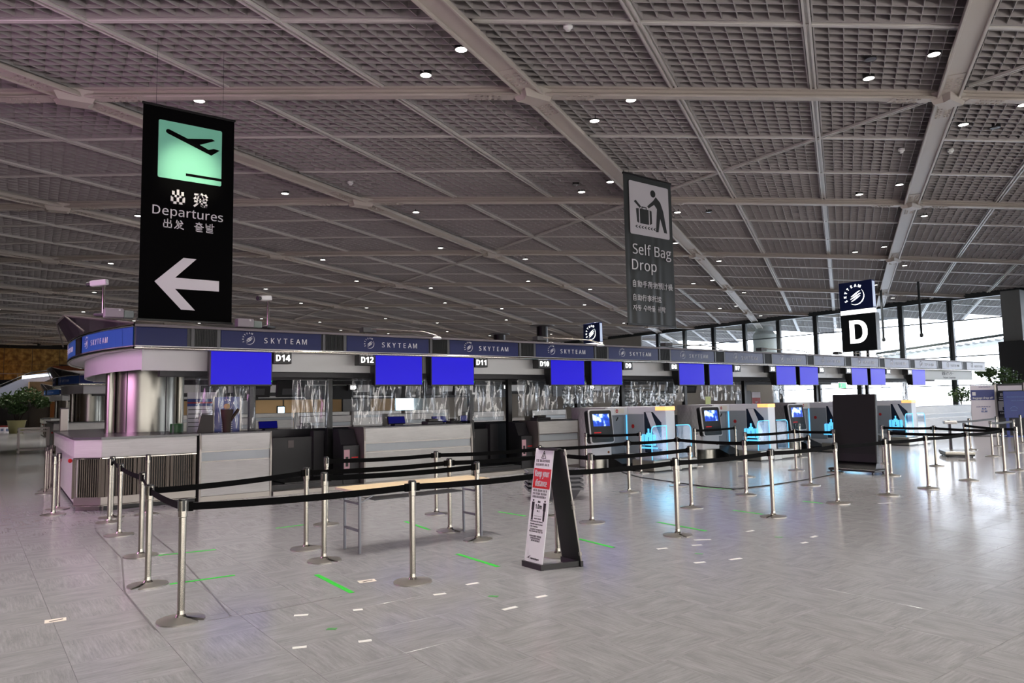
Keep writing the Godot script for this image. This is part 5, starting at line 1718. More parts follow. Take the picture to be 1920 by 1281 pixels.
func build_banners() -> void:
	var black := sm("banner_black", Color(0.02, 0.02, 0.022), 0.8)
	black.metallic_specular = 0.15
	var ink := sm("banner_white", Color(0.86, 0.85, 0.86), 0.6)
	var b := thing("departures_banner", "tall black hanging banner with green plane symbol, Departures and white arrow", "banner", Vector3(3.235, 3.285, -14.5))
	var w := 1.64
	var h := 4.05
	b.rotation.y = 0.0
	part(b, "sheet", MB.new().box(Vector3(-w / 2, 0.0, -0.012), Vector3(w / 2, h, 0.0)), black)
	for y in [0.0, h]:
		part(b, "rail", MB.new().box(Vector3(-w / 2 - 0.02, y - 0.02, -0.03), Vector3(w / 2 + 0.02, y + 0.02, 0.015), Transform3D(), 0.006), mats.black)
	var U := func(u: float, v: float) -> Vector2: return Vector2((u - 0.5) * w, (1.0 - v) * h)
	var p0: Vector2 = U.call(0.163, 0.338)
	var p1: Vector2 = U.call(0.857, 0.065)
	part(b, "plane_symbol", flat(rounded(p0.x, p0.y, p1.x, p1.y, 0.03)), sm("symbol_green", Color(0.50, 0.82, 0.70), 0.6), Vector3(0, 0, 0.001), "pale green square")
	var I := func(u: float, v: float) -> Vector2: return Vector2(lerpf(p0.x, p1.x, u), lerpf(p1.y, p0.y, v))
	var plane := []
	for q in [[0.16, 0.145], [0.45, 0.25], [0.84, 0.175], [0.885, 0.2], [0.64, 0.32], [0.785, 0.38], [0.87, 0.345], [0.965, 0.36], [0.83, 0.475], [0.135, 0.22]]:
		plane.append(I.call(q[0], q[1]))
	var pm := flat(plane, Transform3D(Basis(), Vector3(0, 0, 0.005)))
	pm.prism(PackedVector2Array(disc_poly(I.call(0.148, 0.182), 0.042)), 0.005, 0.0088)
	pm.prism(PackedVector2Array([I.call(0.43, 0.91), I.call(1.0, 0.91), I.call(1.0, 0.865), I.call(0.43, 0.865)]), 0.005, 0.0088)
	part(b, "plane_print", pm, black, Vector3(0, 0, 0.001))
	var a0: Vector2 = U.call(0.30, 0.387)
	part(b, "lettering", strokes("出", a0, 0.27, 0.3, 0.045), ink, Vector3(0, 0, 0.001))
	a0 = U.call(0.545, 0.387)
	part(b, "lettering", strokes("発", a0, 0.27, 0.3, 0.036), ink, Vector3(0, 0, 0.001))
	a0 = U.call(0.4975, 0.487)
	lettering(b, "Departures", 0.165, Vector3(a0.x, a0.y - 0.02, 0.003), Vector3.ZERO, ink, false, "lettering", w * 0.765)
	a0 = U.call(0.225, 0.528)
	part(b, "lettering", strokes("出发", a0, 0.175, 0.20, 0.018), ink, Vector3(0, 0, 0.001))
	a0 = U.call(0.56, 0.528)
	part(b, "lettering", strokes("출발", a0, 0.185, 0.19, 0.016), ink, Vector3(0, 0, 0.001))
	var arrow := []
	for q in [[0.156, 0.824], [0.455, 0.704], [0.594, 0.705], [0.37, 0.80], [0.85, 0.80], [0.85, 0.85], [0.37, 0.852], [0.588, 0.947], [0.44, 0.947]]:
		arrow.append(U.call(q[0], q[1]))
	part(b, "arrow", flat(arrow), ink, Vector3(0, 0, 0.001), "white arrow pointing left")
	for s: float in [-1.0, 1.0]:
		rod(b, Vector3(s * 0.6, h, 0), Vector3(s * 0.6, roof_y(3.2) - 3.285 + 0.1, 0))
	# lamp under the ceiling, above the queue, that lights the symbol from the front
	var lamp := thing("banner_spotlight", "small black spotlight under the ceiling aimed at the plane symbol", "spotlight", Vector3(3.0, roof_y(3.0) - 0.35, -6.5))
	part(lamp, "bracket", MB.new().box(Vector3(-0.02, 0.0, -0.02), Vector3(0.02, 0.5, 0.02)), mats.black)
	var aim := Vector3(3.25, 6.12, -14.5) - lamp.position
	var zz := aim.normalized()
	var xx := Vector3.RIGHT
	part(lamp, "head", MB.new().lathe([Vector2(0.03, -0.1), Vector2(0.05, 0.06), Vector2(0.045, 0.06)], 12, Transform3D(Basis(xx, zz, xx.cross(zz)), Vector3.ZERO)), mats.black)
	part(lamp, "lens", MB.new().lathe([Vector2(0, 0.05), Vector2(0.045, 0.05)], 12, Transform3D(Basis(xx, zz, xx.cross(zz)), Vector3.ZERO)), sm("spot_lens", Color(1, 0.97, 0.9), 0.3, 0.0, 3.0))
	var sp := SpotLight3D.new()
	sp.name = "banner_beam"
	sp.light_energy = 62.0
	sp.light_color = Color(1.0, 0.98, 0.86)
	sp.spot_angle = 5.0
	sp.spot_range = 20.0
	sp.spot_attenuation = 2.0
	sp.light_size = 0.03
	sp.shadow_enabled = true
	lamp.add_child(sp)
	sp.transform = Transform3D(Basis.looking_at(zz, Vector3.RIGHT), zz * 0.08)

	# self bag drop banner
	var g := thing("bag_drop_banner", "dark grey hanging banner with luggage symbol reading Self Bag Drop", "banner", Vector3(16.0, 3.83, -14.5))
	w = 2.06
	h = 4.41
	var cloth := MB.new()
	var pts := []
	for i in 41:
		for j in 13:
			var u := i / 40.0
			var v := j / 12.0
			pts.append(Vector3((u - 0.5) * w, v * h, 0.02 * sin(u * 31.0 + 2.0 * sin(u * 9.0)) * (1.0 - v) * (0.6 + 0.4 * sin(u * 13.0))))
	cloth.grid(pts, 41, 13)
	part(g, "sheet", cloth, sm("banner_grey", Color(0.15, 0.16, 0.158), 0.5))
	for y in [0.0, h]:
		part(g, "rail", MB.new().box(Vector3(-w / 2 - 0.01, y - 0.03, -0.03), Vector3(w / 2 + 0.01, y + 0.03, 0.03), Transform3D(), 0.008), mats.black)
	p0 = U2(0.10, 0.40, w, h)
	p1 = U2(0.92, 0.042, w, h)
	var pale := sm("symbol_pale", Color(0.72, 0.70, 0.72), 0.6)
	var ink2 := sm("banner_print_pale", Color(0.80, 0.79, 0.80), 0.6)
	part(g, "luggage_symbol", flat(rounded(p0.x, p0.y, p1.x, p1.y, 0.05)), pale, Vector3(0, 0, 0.024), "pale square with person and suitcase")
	var J := func(u: float, v: float) -> Vector2: return Vector2(lerpf(p0.x, p1.x, u), lerpf(p1.y, p0.y, v))
	var mk := MB.new()
	mk.prism(PackedVector2Array(disc_poly(J.call(0.595, 0.168), 0.11)), 0.0, 0.004)
	for poly in [[[0.44, 0.43], [0.60, 0.30], [0.667, 0.217], [0.78, 0.31], [0.85, 0.47], [0.935, 0.885], [0.86, 0.885], [0.765, 0.62], [0.71, 0.89], [0.645, 0.895], [0.69, 0.447], [0.62, 0.374], [0.475, 0.465]],
			[[0.25, 0.50], [0.47, 0.50], [0.47, 0.78], [0.25, 0.78]], [[0.155, 0.51], [0.225, 0.50], [0.225, 0.78], [0.175, 0.76]], [[0.495, 0.50], [0.545, 0.51], [0.55, 0.75], [0.495, 0.78]],
			[[0.295, 0.455], [0.42, 0.455], [0.42, 0.50], [0.40, 0.50], [0.40, 0.475], [0.315, 0.475], [0.315, 0.50], [0.295, 0.50]], [[0.11, 0.385], [0.15, 0.35], [0.285, 0.46], [0.25, 0.49]]]:
		var pp := []
		for q in poly:
			pp.append(J.call(q[0], q[1]))
		mk.prism(PackedVector2Array(pp), 0.0, 0.004)
	for k in 7:
		var c := 0.125 + k * 0.076
		var pp := []
		for q in [[c, 0.85], [c + 0.035, 0.825], [c + 0.065, 0.825], [c + 0.03, 0.85], [c + 0.065, 0.875], [c + 0.035, 0.875]]:
			pp.append(J.call(q[0], q[1]))
		mk.prism(PackedVector2Array(pp), 0.0, 0.004)
	part(g, "symbol_print", mk, sm("banner_grey_flat", Color(0.10, 0.105, 0.105), 0.6), Vector3(0, 0, 0.0285))
	var q0: Vector2 = U2(0.535, 0.50, w, h)
	lettering(g, "Self Bag", 0.30, Vector3(q0.x, q0.y, 0.026), Vector3.ZERO, ink2, false, "lettering", w * 0.80)
	q0 = U2(0.36, 0.605, w, h)
	lettering(g, "Drop", 0.30, Vector3(q0.x, q0.y, 0.026), Vector3.ZERO, ink2, false, "lettering", w * 0.50)
	q0 = U2(0.10, 0.708, w, h)
	part(g, "lettering", strokes("自動手荷物預け機", q0, 0.20, w * 0.855 / 8.0, 0.022), ink2, Vector3(0, 0, 0.026))
	q0 = U2(0.10, 0.80, w, h)
	part(g, "lettering", strokes("自助行李托运", q0, 0.19, w * 0.60 / 6.0, 0.018), ink2, Vector3(0, 0, 0.026))
	q0 = U2(0.11, 0.870, w, h)
	part(g, "lettering", strokes("자동 수하물 위탁", q0, 0.175, w * 0.66 / 8.0, 0.017), ink2, Vector3(0, 0, 0.026))
	for s: float in [-1.0, 1.0]:
		rod(g, Vector3(s * 0.8, h, 0), Vector3(s * 0.8, roof_y(16.0) - 3.83 + 0.1, 0))

	# lit box sign with the letter D, standing on the canopy
	letter_sign(Vector3(32.0, 3.64, -16.75), "D", "tall lit box sign with round logo and white letter D", 1.56, 3.2)
	letter_sign(Vector3(35.0, 3.64, -37.4), "E", "blue lit logo box sign on the second canopy", 1.7, 3.5)


func U2(u: float, v: float, w: float, h: float) -> Vector2:
	return Vector2((u - 0.5) * w, (1.0 - v) * h)


func letter_sign(at: Vector3, s: String, label: String, w: float, h: float) -> void:
	var o := thing("letter_sign", label, "sign", at, -PI / 2)
	var navy := sm("sign_navy", Color(0.05, 0.13, 0.36), 0.35)
	var dark := sm("sign_dark", Color(0.05, 0.09, 0.11), 0.35)
	var t := 0.28
	part(o, "upper_box", MB.new().box(Vector3(-w / 2 - 0.02, h * 0.60, -t), Vector3(w / 2 - 0.05, h, 0.0), Transform3D(), 0.01), navy)
	part(o, "light_band", MB.new().box(Vector3(-w / 2, h * 0.535, -t + 0.02), Vector3(w / 2 - 0.04, h * 0.60, -0.01)), sm("band_glow", Color(1, 1, 1), 0.4, 0.0, 1.3))
	part(o, "lower_box", MB.new().box(Vector3(-w / 2, 0.04, -t - 0.05), Vector3(w / 2 + 0.04, h * 0.535, 0.02), Transform3D(), 0.01), dark)
	part(o, "logo", logo_mesh(false, w * 0.31), mats.glow_white, Vector3(-0.03, h * 0.79, 0.001))
	lettering(o, s, h * 0.325, Vector3(0.0, h * 0.28, 0.024), Vector3.ZERO, mats.glow_white, true, "lettering", w * 0.52)
	for x in [-0.3, 0.3]:
		part(o, "foot", MB.new().box(Vector3(x - 0.05, -0.295, -0.2), Vector3(x + 0.05, 0.05, -0.1)), mats.dark_grey)
	part(o, "side_glow", MB.new().box(Vector3(w / 2 - 0.05, h * 0.62, -t + 0.03), Vector3(w / 2 - 0.045, h * 0.98, -0.03)), sm("side_white", Color(0.75, 0.8, 0.9), 0.4, 0.0, 0.5))


# ---------------------------------------------------------------- queue posts
var posts := {}
var post0: Node3D


func make_post() -> Node3D:
	var o := Node3D.new()
	var steel := sm("post_steel", Color(0.64, 0.62, 0.58), 0.26, 1.0)
	# base plate with a nesting slot
	var r := 0.178
	var out := []
	for k in 45:
		var a := deg_to_rad(lerpf(12.0, 348.0, k / 44.0))
		out.append(Vector2(cos(a), sin(a)) * r)
	out.append(Vector2(0.055, -0.036))
	out.append(Vector2(0.055, 0.036))
	var lay := Transform3D(Basis(Vector3(1, 0, 0), Vector3(0, 0, 1), Vector3(0, 1, 0)), Vector3.ZERO)
	var base := MB.new().prism(PackedVector2Array(out), 0.0, 0.012, lay)
	for k in 44:
		var a: Vector2 = out[k]
		var b: Vector2 = out[k + 1]
		var n := Vector3((a.x + b.x) * 0.5, 0, (a.y + b.y) * 0.5).normalized() * 0.12 + Vector3.UP
		base.quad(Vector3(a.x, 0.0121, a.y), Vector3(b.x, 0.0121, b.y), Vector3(b.x * 0.24, 0.032, b.y * 0.24), Vector3(a.x * 0.24, 0.032, a.y * 0.24), n)
	part(o, "base_plate", base, sm("base_steel", Color(0.66, 0.645, 0.62), 0.28, 0.75))
	part(o, "tube", MB.new().lathe([Vector2(0.048, 0.02), Vector2(0.031, 0.05), Vector2(0.0285, 0.08), Vector2(0.0285, 0.80)], 20), steel)
	part(o, "sleeve", MB.new().lathe([Vector2(0.0285, 0.795), Vector2(0.034, 0.80), Vector2(0.034, 0.93)], 20), steel)
	part(o, "cap", MB.new().lathe([Vector2(0.035, 0.925), Vector2(0.035, 0.935), Vector2(0.028, 0.94), Vector2(0, 0.94)], 20), mats.black)
	var cl := MB.new()
	for k in 4:
		var b := Basis(Vector3.UP, k * PI / 2 + PI / 4)
		cl.box(Vector3(-0.011, 0.845, 0.028), Vector3(0.011, 0.93, 0.038), Transform3D(b, Vector3.ZERO))
	part(o, "belt_slot", cl, mats.black)
	return o


func post(key: String, x: float, y: float, label: String, group: String) -> void:
	var p := on_floor(x, y)
	var o: Node3D = post0.duplicate()
	o.name = numbered("queue_post")
	add_child(o)
	o.position = p
	o.rotation.y = fmod(x * 1.7 + y, TAU)
	meta(o, label, "stanchion", group)
	posts[key] = o


func belt(a: String, b: String, grey := false) -> void:
	var p: Vector3 = posts[a].position
	var q: Vector3 = posts[b].position
	var d := Vector3(q.x - p.x, 0, q.z - p.z)
	var l := d.length()
	d = d / l
	var mb := MB.new()
	var n := 8
	var side := d.cross(Vector3.UP)
	for k in n:
		var t0 := k / float(n)
		var t1 := (k + 1) / float(n)
		var y0 := 0.875 - 0.022 * 4.0 * t0 * (1 - t0) * minf(l / 2.5, 1.0)
		var y1 := 0.875 - 0.022 * 4.0 * t1 * (1 - t1) * minf(l / 2.5, 1.0)
		var A := p + d * lerpf(0.04, l - 0.04, t0) + Vector3(0, y0, 0)
		var B := p + d * lerpf(0.04, l - 0.04, t1) + Vector3(0, y1, 0)
		var u := Vector3(0, 0.029, 0)
		var s := side * 0.0012
		mb.quad(A - u + s, B - u + s, B + u + s, A + u + s, side)
		mb.quad(A - u - s, B - u - s, B + u - s, A + u - s, -side)
		mb.quad(A + u - s, B + u - s, B + u + s, A + u + s, Vector3.UP)
		mb.quad(A - u - s, B - u - s, B - u + s, A - u + s, Vector3.DOWN)
	for e in [p + d * 0.057, q - d * 0.057]:
		mb.box(Vector3(-0.012, 0.838, -0.018), Vector3(0.012, 0.912, 0.018), Transform3D(Basis(side, Vector3.UP, -d), e))
	var o := part(posts[a], "belt", mb, belt_mat() if not grey else sm("belt_grey", Color(0.32, 0.33, 0.34), 0.7))
	o.transform = posts[a].transform.affine_inverse()


func belt_mat() -> StandardMaterial3D:
	var m := sm("belt_black", Color(0.045, 0.045, 0.048), 0.85)
	m.metallic_specular = 0.2
	return m


func build_posts() -> void:
	post0 = make_post()
	var front := "steel queue post in the front line of belts"
	var g1 := "front line of queue posts"
	for q in [["S1", 338.6, 1164], ["F", 774, 1092], ["A1", 1046, 1042], ["R5", 1271, 1004], ["R12", 1450, 969], ["R16", 1571, 944], ["R19", 1665, 929], ["R20", 1741, 916], ["R22", 1817, 901], ["R25", 1884, 887], ["R26", 1910, 882]]:
		post(q[0], q[1], q[2], front, g1)
	var g2 := "queue posts turning the corner by the end counter"
	for q in [["S2", 276.7, 1098], ["S3", 263.5, 1043], ["S4", 223, 1004], ["S5", 204, 980], ["S6", 208, 971], ["S7", 275, 965]]:
		post(q[0], q[1], q[2], "steel queue post in the belt line by the bronze grille", g2)
	var g3 := "queue posts around the folding table"
	for q in [["M1", 573.8, 1029.5], ["M2", 607.5, 1052], ["M3", 611.7, 984], ["T1", 818.4, 963.8], ["T2", 843.8, 995.6], ["T3", 896, 1012.5]]:
		post(q[0], q[1], q[2], "steel queue post standing beside the folding table", g3)
	var g4 := "queue posts in front of the bag drop units"
	for q in [["A2", 1051, 968], ["A3", 1014, 943], ["R0", 1100, 890], ["R1", 1110, 980], ["R2", 1180, 923], ["R3", 1202.5, 887.5], ["R4", 1272.5, 911], ["R6", 1297, 952], ["R7", 1305, 874], ["R8", 1381, 865], ["R9", 1400, 894], ["R10", 1399, 928], ["R11", 1520, 910], ["R13", 1493, 882], ["R14", 1501, 857], ["R15", 1567, 886]]:
		post(q[0], q[1], q[2], "steel queue post in the belt lanes before the bag drop units", g4)
	var g5 := "queue posts right of the black display board"
	for q in [["R17", 1657, 870], ["R18", 1671, 892], ["R21", 1755, 874], ["R23", 1782.6, 850.5], ["R24", 1812, 864], ["R27", 1861, 856], ["R28", 1871, 837], ["R29", 1904, 849], ["R30", 1820, 843.6], ["R31", 1916, 831]]:
		post(q[0], q[1], q[2], "steel queue post in the lanes right of the black display board", g5)
	# spare posts gathered at the left of the end counter, bases overlapping
	for q in [["P1", 99, 966], ["P2", 108, 955], ["P3", 84, 926], ["P4", 88, 921], ["P5", 93, 917]]:
		post(q[0], q[1], q[2], "spare steel queue post gathered left of the end counter", "spare queue posts by the end counter")
	for q in [["S1", "F"], ["F", "A1"], ["A1", "R5"], ["R5", "R12"], ["R12", "R16"], ["R16", "R19"], ["R19", "R20"], ["R20", "R22"], ["R22", "R25"], ["S1", "S2"], ["S2", "S3"], ["S3", "S4"], ["S4", "S6"], ["S2", "M1"], ["M1", "T2"], ["M2", "T3"], ["M3", "T1"], ["T1", "A3"], ["T2", "A2"], ["A3", "R2"], ["R2", "R4"], ["R4", "R10"], ["A2", "R1"], ["R1", "R6"], ["R0", "R3"], ["R7", "R8"], ["R9", "R13"], ["R13", "R15"], ["R10", "R11"], ["R17", "R21"], ["R21", "R25"], ["R18", "R22"], ["R24", "R26"]]:
		belt(q[0], q[1])
	for q in [["R23", "R28"], ["R27", "R29"]]:
		belt(q[0], q[1], true)
	post0.free()


# ---------------------------------------------------------------- things on the floor
func build_floor_things() -> void:
	# folding table
	var t := thing("folding_table", "long narrow folding table with cream top and grey legs", "table", Vector3(4.38, 0, -7.86))
	part(t, "table_top", MB.new().box(Vector3(-0.92, 0.685, -0.235), Vector3(0.92, 0.715, 0.235), Transform3D(), 0.006), sm("table_cream", Color(0.87, 0.78, 0.63), 0.35))
	part(t, "edge_band", MB.new().box(Vector3(-0.925, 0.688, -0.24), Vector3(0.925, 0.712, 0.24)), sm("table_edge", Color(0.78, 0.70, 0.66), 0.5))
	var leg := sm("leg_grey", Color(0.46, 0.47, 0.50), 0.35, 0.5)
	for x: float in [-0.82, 0.82]:
		for z: float in [-0.2, 0.2]:
			part(t, "leg", MB.new().box(Vector3(x - 0.014, 0, z - 0.014), Vector3(x + 0.014, 0.685, z + 0.014), Transform3D(), 0.004), leg)
			part(t, "brace", MB.new().bar(Vector3(x, 0.56, z), Vector3(x - signf(x) * 0.24, 0.67, z), 0.018, 0.012), leg)
		part(t, "stretcher", MB.new().box(Vector3(x - 0.01, 0.24, -0.19), Vector3(x + 0.01, 0.265, 0.19)), leg)
		part(t, "stretcher", MB.new().box(Vector3(x - 0.01, 0.54, -0.19), Vector3(x + 0.01, 0.56, 0.19)), leg)
	var sh := MB.new()
	for k in 7:
		sh.tube([Vector3(-0.62, 0.57, -0.15 + k * 0.05), Vector3(0.62, 0.57, -0.15 + k * 0.05)], 0.005, 5)
	part(t, "wire_shelf", sh, leg)
	# a frame sign, its printed leaf towards the left
	var a := thing("distance_sign", "white folding A-frame sign reading Keep your distance", "sign", Vector3(4.79, 0, -5.79))
	var hgt := 1.16
	var lean := atan(0.19 / hgt)
	var leaf := Transform3D(Basis(Vector3(0, 0, 1), -lean) * Basis(Vector3.UP, -PI / 2), Vector3(-0.205, 0.03, -0.06))
	var wz := 0.145
	part(a, "front_leaf", MB.new().box(Vector3(-wz, 0.0, -0.012), Vector3(wz, hgt, 0.0), leaf, 0.003), sm("sign_board", Color(0.86, 0.86, 0.88), 0.4))
	var back := Transform3D(Basis(Vector3(0, 0, 1), lean) * Basis(Vector3.UP, -PI / 2), Vector3(0.205, 0.03, 0.06))
	part(a, "back_leaf", MB.new().box(Vector3(-wz, 0.0, -0.012), Vector3(wz, hgt, 0.0), back, 0.003), sm("back_leaf", Color(0.10, 0.10, 0.105), 0.6))
	part(a, "top_hinge", MB.new().box(Vector3(-0.035, hgt - 0.0, -0.15), Vector3(0.035, hgt + 0.025, 0.15), Transform3D(), 0.006), mats.black)
	var edge := MB.new()
	for s: float in [-1.0, 1.0]:
		edge.box(Vector3(s * wz - 0.004, 0.0, -0.014), Vector3(s * wz + 0.004, hgt, 0.002), back)
	part(a, "leaf_edge", edge, mats.trim_alu)
	var clips := MB.new()
	for y in [0.08, 0.55, 0.6, 1.1]:
		clips.box(Vector3(wz - 0.01, y, -0.018), Vector3(wz + 0.012, y + 0.035, 0.006), back)
	part(a, "clip", clips, sm("clip_grey", Color(0.62, 0.60, 0.58), 0.5))
	var ft := MB.new()
	ft.box(Vector3(-0.225, 0.0, -0.215), Vector3(-0.19, 0.055, 0.095))
	ft.box(Vector3(0.19, 0.0, -0.095), Vector3(0.225, 0.055, 0.215))
	ft.bar(Vector3(-0.21, 0.03, 0.09), Vector3(0.21, 0.03, 0.19), 0.012, 0.05)
	part(a, "foot_frame", ft, mats.black)
	# print on the front leaf
	var ink := sm("ink_black", Color(0.03, 0.03, 0.035), 0.6)
	var red := sm("print_red", Color(0.78, 0.10, 0.11), 0.5)
	part(a, "red_field", flat([Vector2(-wz + 0.012, 0.755), Vector2(wz - 0.004, 0.755), Vector2(wz - 0.004, 0.955), Vector2(-wz + 0.012, 0.955)], leaf, 0.001), red)
	var l1 := leaf * Vector3(0.0, 0.905, 0.002)
	var o := lettering(a, "Keep your", 0.052, l1, Vector3.ZERO, mats.sign_white, true, "lettering", 0.225, 0.002)
	o.basis = leaf.basis * Basis.from_scale(o.scale * Vector3(1, 1.25, 1))
	o = lettering(a, "distance", 0.052, leaf * Vector3(0.0, 0.808, 0.002), Vector3.ZERO, mats.sign_white, true, "lettering", 0.185, 0.002)
	o.basis = leaf.basis * Basis.from_scale(o.scale * Vector3(1, 1.25, 1))
	var tri := MB.new()
	for k in 3:
		var aa := Vector2(0, 0.062).rotated(k * TAU / 3)
		var bb := Vector2(0, 0.062).rotated((k + 1) * TAU / 3)
		tri.bar(leaf * Vector3(aa.x * 0.62 + 0.0, aa.y * 0.8 + 1.085, 0.001), leaf * Vector3(bb.x * 0.62 + 0.0, bb.y * 0.8 + 1.085, 0.001), 0.006, 0.003, leaf.basis.z)
	tri.box(Vector3(-0.004, 1.07, 0), Vector3(0.004, 1.115, 0.0015), leaf)
	tri.box(Vector3(-0.004, 1.055, 0), Vector3(0.004, 1.063, 0.0015), leaf)
	part(a, "warning_mark", tri, ink)
	for q in [[1.022, 0.026, 0.115, 1], [0.983, 0.024, 0.115, 2], [0.722, 0.022, 0.118, 3], [0.690, 0.022, 0.118, 4], [0.658, 0.022, 0.118, 5], [0.338, 0.016, 0.10, 6], [0.318, 0.016, 0.115, 7], [0.272, 0.017, 0.10, 8], [0.250, 0.017, 0.085, 9], [0.228, 0.017, 0.07, 10]]:
		part(a, "small_print", small_print(-q[2], q[2] * 0.9, q[0], q[1], leaf, q[3]), ink)
	var yy := 0.425
	for s in ["Please keep a safe distance", "from other people to prevent", "COVID-19 infection."]:
		o = lettering(a, s, 0.0135, leaf * Vector3(-0.01 if s.length() > 20 else -0.045, yy, 0.002), Vector3.ZERO, ink, false, "lettering", 0.20 if s.length() > 20 else 0.13, 0.0015)
		o.basis = leaf.basis * Basis.from_scale(o.scale)
		yy -= 0.026
	o = lettering(a, "1.0m", 0.045, leaf * Vector3(0.0, 0.573, 0.002), Vector3.ZERO, ink, true, "lettering", 0.10, 0.002)
	o.basis = leaf.basis * Basis.from_scale(o.scale)
	part(a, "lettering_small", strokes("最低", Vector2(-0.022, 0.632), 0.02, 0.022, 0.0028, leaf, 0.0015), ink)
	part(a, "lettering_small", strokes("以上", Vector2(-0.022, 0.540), 0.02, 0.022, 0.0028, leaf, 0.0015), ink)
	var men := MB.new()
	for s: float in [-1.0, 1.0]:
		var cx: float = s * 0.092
		men.prism(PackedVector2Array(disc_poly(Vector2(cx, 0.632), 0.011, 10)), 0.0, 0.0015, leaf)
		men.prism(PackedVector2Array([Vector2(cx - 0.02, 0.615), Vector2(cx + 0.02, 0.615), Vector2(cx + 0.02, 0.535), Vector2(cx + 0.014, 0.535), Vector2(cx + 0.013, 0.435), Vector2(cx + 0.002, 0.435), Vector2(cx, 0.52), Vector2(cx - 0.002, 0.435), Vector2(cx - 0.013, 0.435), Vector2(cx - 0.014, 0.535), Vector2(cx - 0.02, 0.535)]), 0.0, 0.0015, leaf)
	men.box(Vector3(-0.06, 0.477, 0), Vector3(0.06, 0.480, 0.0015), leaf)
	part(a, "figure_print", men, ink)
	part(a, "arrow_print", small_print(-0.06, 0.06, 0.446, 0.013, leaf, 12), ink)
	o = lettering(a, "Narita Airport", 0.017, leaf * Vector3(0.02, 0.062, 0.002), Vector3.ZERO, ink, true, "lettering", 0.13, 0.0015)
	o.basis = leaf.basis * Basis.from_scale(o.scale)
	part(a, "bird_mark", flat([Vector2(-0.085, 0.07), Vector2(-0.05, 0.092), Vector2(-0.072, 0.068), Vector2(-0.062, 0.055), Vector2(-0.08, 0.063), Vector2(-0.11, 0.055)], leaf, 0.0015), ink)
	# stack of grey trays
	for k in 5:
		var tr := thing("luggage_tray", ["bottom", "second", "third", "fourth", "topmost"][k] + " grey plastic tray in the stack behind the A-frame sign", "tray", on_floor(1038, 934) + Vector3(0, 0.002 + k * 0.072, 0), -0.55, "stacked grey trays")
		var plastic := sm("tray_grey", Color(0.40, 0.40, 0.42), 0.45)
		var lo := Vector2(0.34, 0.19)
		var hi := Vector2(0.45, 0.28)
		var body := MB.new()
		var c0 := [Vector3(-lo.x, 0, -lo.y), Vector3(lo.x, 0, -lo.y), Vector3(lo.x, 0, lo.y), Vector3(-lo.x, 0, lo.y)]
		var c1 := [Vector3(-hi.x, 0.19, -hi.y), Vector3(hi.x, 0.19, -hi.y), Vector3(hi.x, 0.19, hi.y), Vector3(-hi.x, 0.19, hi.y)]
		for i in 4:
			var j := (i + 1) % 4
			var m: Vector3 = (c0[i] + c0[j]) * 0.5
			body.quad(c0[i], c0[j], c1[j], c1[i], m)
			body.quad(c0[i] * 0.98 + Vector3(0, 0.006, 0), c0[j] * 0.98 + Vector3(0, 0.006, 0), c1[j] * 0.98, c1[i] * 0.98, -m)
		body.quad(c0[0], c0[1], c0[2], c0[3], Vector3.DOWN)
		body.quad(c0[0] + Vector3(0, 0.006, 0), c0[1] + Vector3(0, 0.006, 0), c0[2] + Vector3(0, 0.006, 0), c0[3] + Vector3(0, 0.006, 0), Vector3.UP)
		part(tr, "tub", body, plastic)
		var rim := MB.new()
		rim.box(Vector3(-0.475, 0.155, -0.305), Vector3(0.475, 0.195, -0.275), Transform3D(), 0.005)
		rim.box(Vector3(-0.475, 0.155, 0.275), Vector3(0.475, 0.195, 0.305), Transform3D(), 0.005)
		rim.box(Vector3(-0.475, 0.155, -0.305), Vector3(-0.445, 0.195, 0.305), Transform3D(), 0.005)
		rim.box(Vector3(0.445, 0.155, -0.305), Vector3(0.475, 0.195, 0.305), Transform3D(), 0.005)
		part(tr, "rim", rim, plastic)
	# black portrait display on a wheeled base, seen from its dark face
	var bd := thing("display_board", "tall black portrait display leaning back on a wheeled base", "display", Vector3(15.5, 0, -8.3))
	var ln := Transform3D(Basis(Vector3(0, 0, 1), -0.06), Vector3(-0.1, 0.12, 0))
	part(bd, "case", MB.new().box(Vector3(-0.02, 0.12, -0.48), Vector3(0.07, 1.58, 0.48), ln, 0.012), sm("board_black", Color(0.016, 0.016, 0.017), 0.5))
	part(bd, "face", MB.new().box(Vector3(-0.024, 0.30, -0.455), Vector3(-0.02, 1.555, 0.455), ln), sm("board_face", Color(0.012, 0.012, 0.013), 0.65))
	part(bd, "stand", MB.new().prism(PackedVector2Array([Vector2(-0.13, 0.08), Vector2(0.02, 0.36), Vector2(0.10, 0.36), Vector2(0.10, 0.08)]), -0.44, 0.44), sm("board_stand", Color(0.045, 0.042, 0.042), 0.4))
	part(bd, "badge", MB.new().cbox(Vector3(-0.06, 0.25, 0.0), Vector3(0.01, 0.035, 0.08)), mats.dark_grey)
	part(bd, "base", MB.new().box(Vector3(-0.3, 0.055, -0.52), Vector3(0.22, 0.11, 0.52), Transform3D(), 0.02), mats.black)
	for x: float in [-0.26, 0.18]:
		for z: float in [-0.46, 0.46]:
			part(bd, "castor", MB.new().lathe([Vector2(0, -0.015), Vector2(0.028, -0.015), Vector2(0.028, 0.015), Vector2(0, 0.015)], 12, Transform3D(Basis(Vector3.RIGHT, PI / 2), Vector3(x, 0.028, z))), mats.black)
	# platform scale
	var sc := thing("platform_scale", "low steel platform scale with an upright handle", "scale", Vector3(21.4, 0, -8.7), 0.55)
	part(sc, "platform", MB.new().box(Vector3(-0.5, 0.07, -0.35), Vector3(0.5, 0.15, 0.35), Transform3D(), 0.01), mats.brushed_steel)
	part(sc, "frame", MB.new().box(Vector3(-0.48, 0.03, -0.33), Vector3(0.48, 0.07, 0.33)), mats.black)
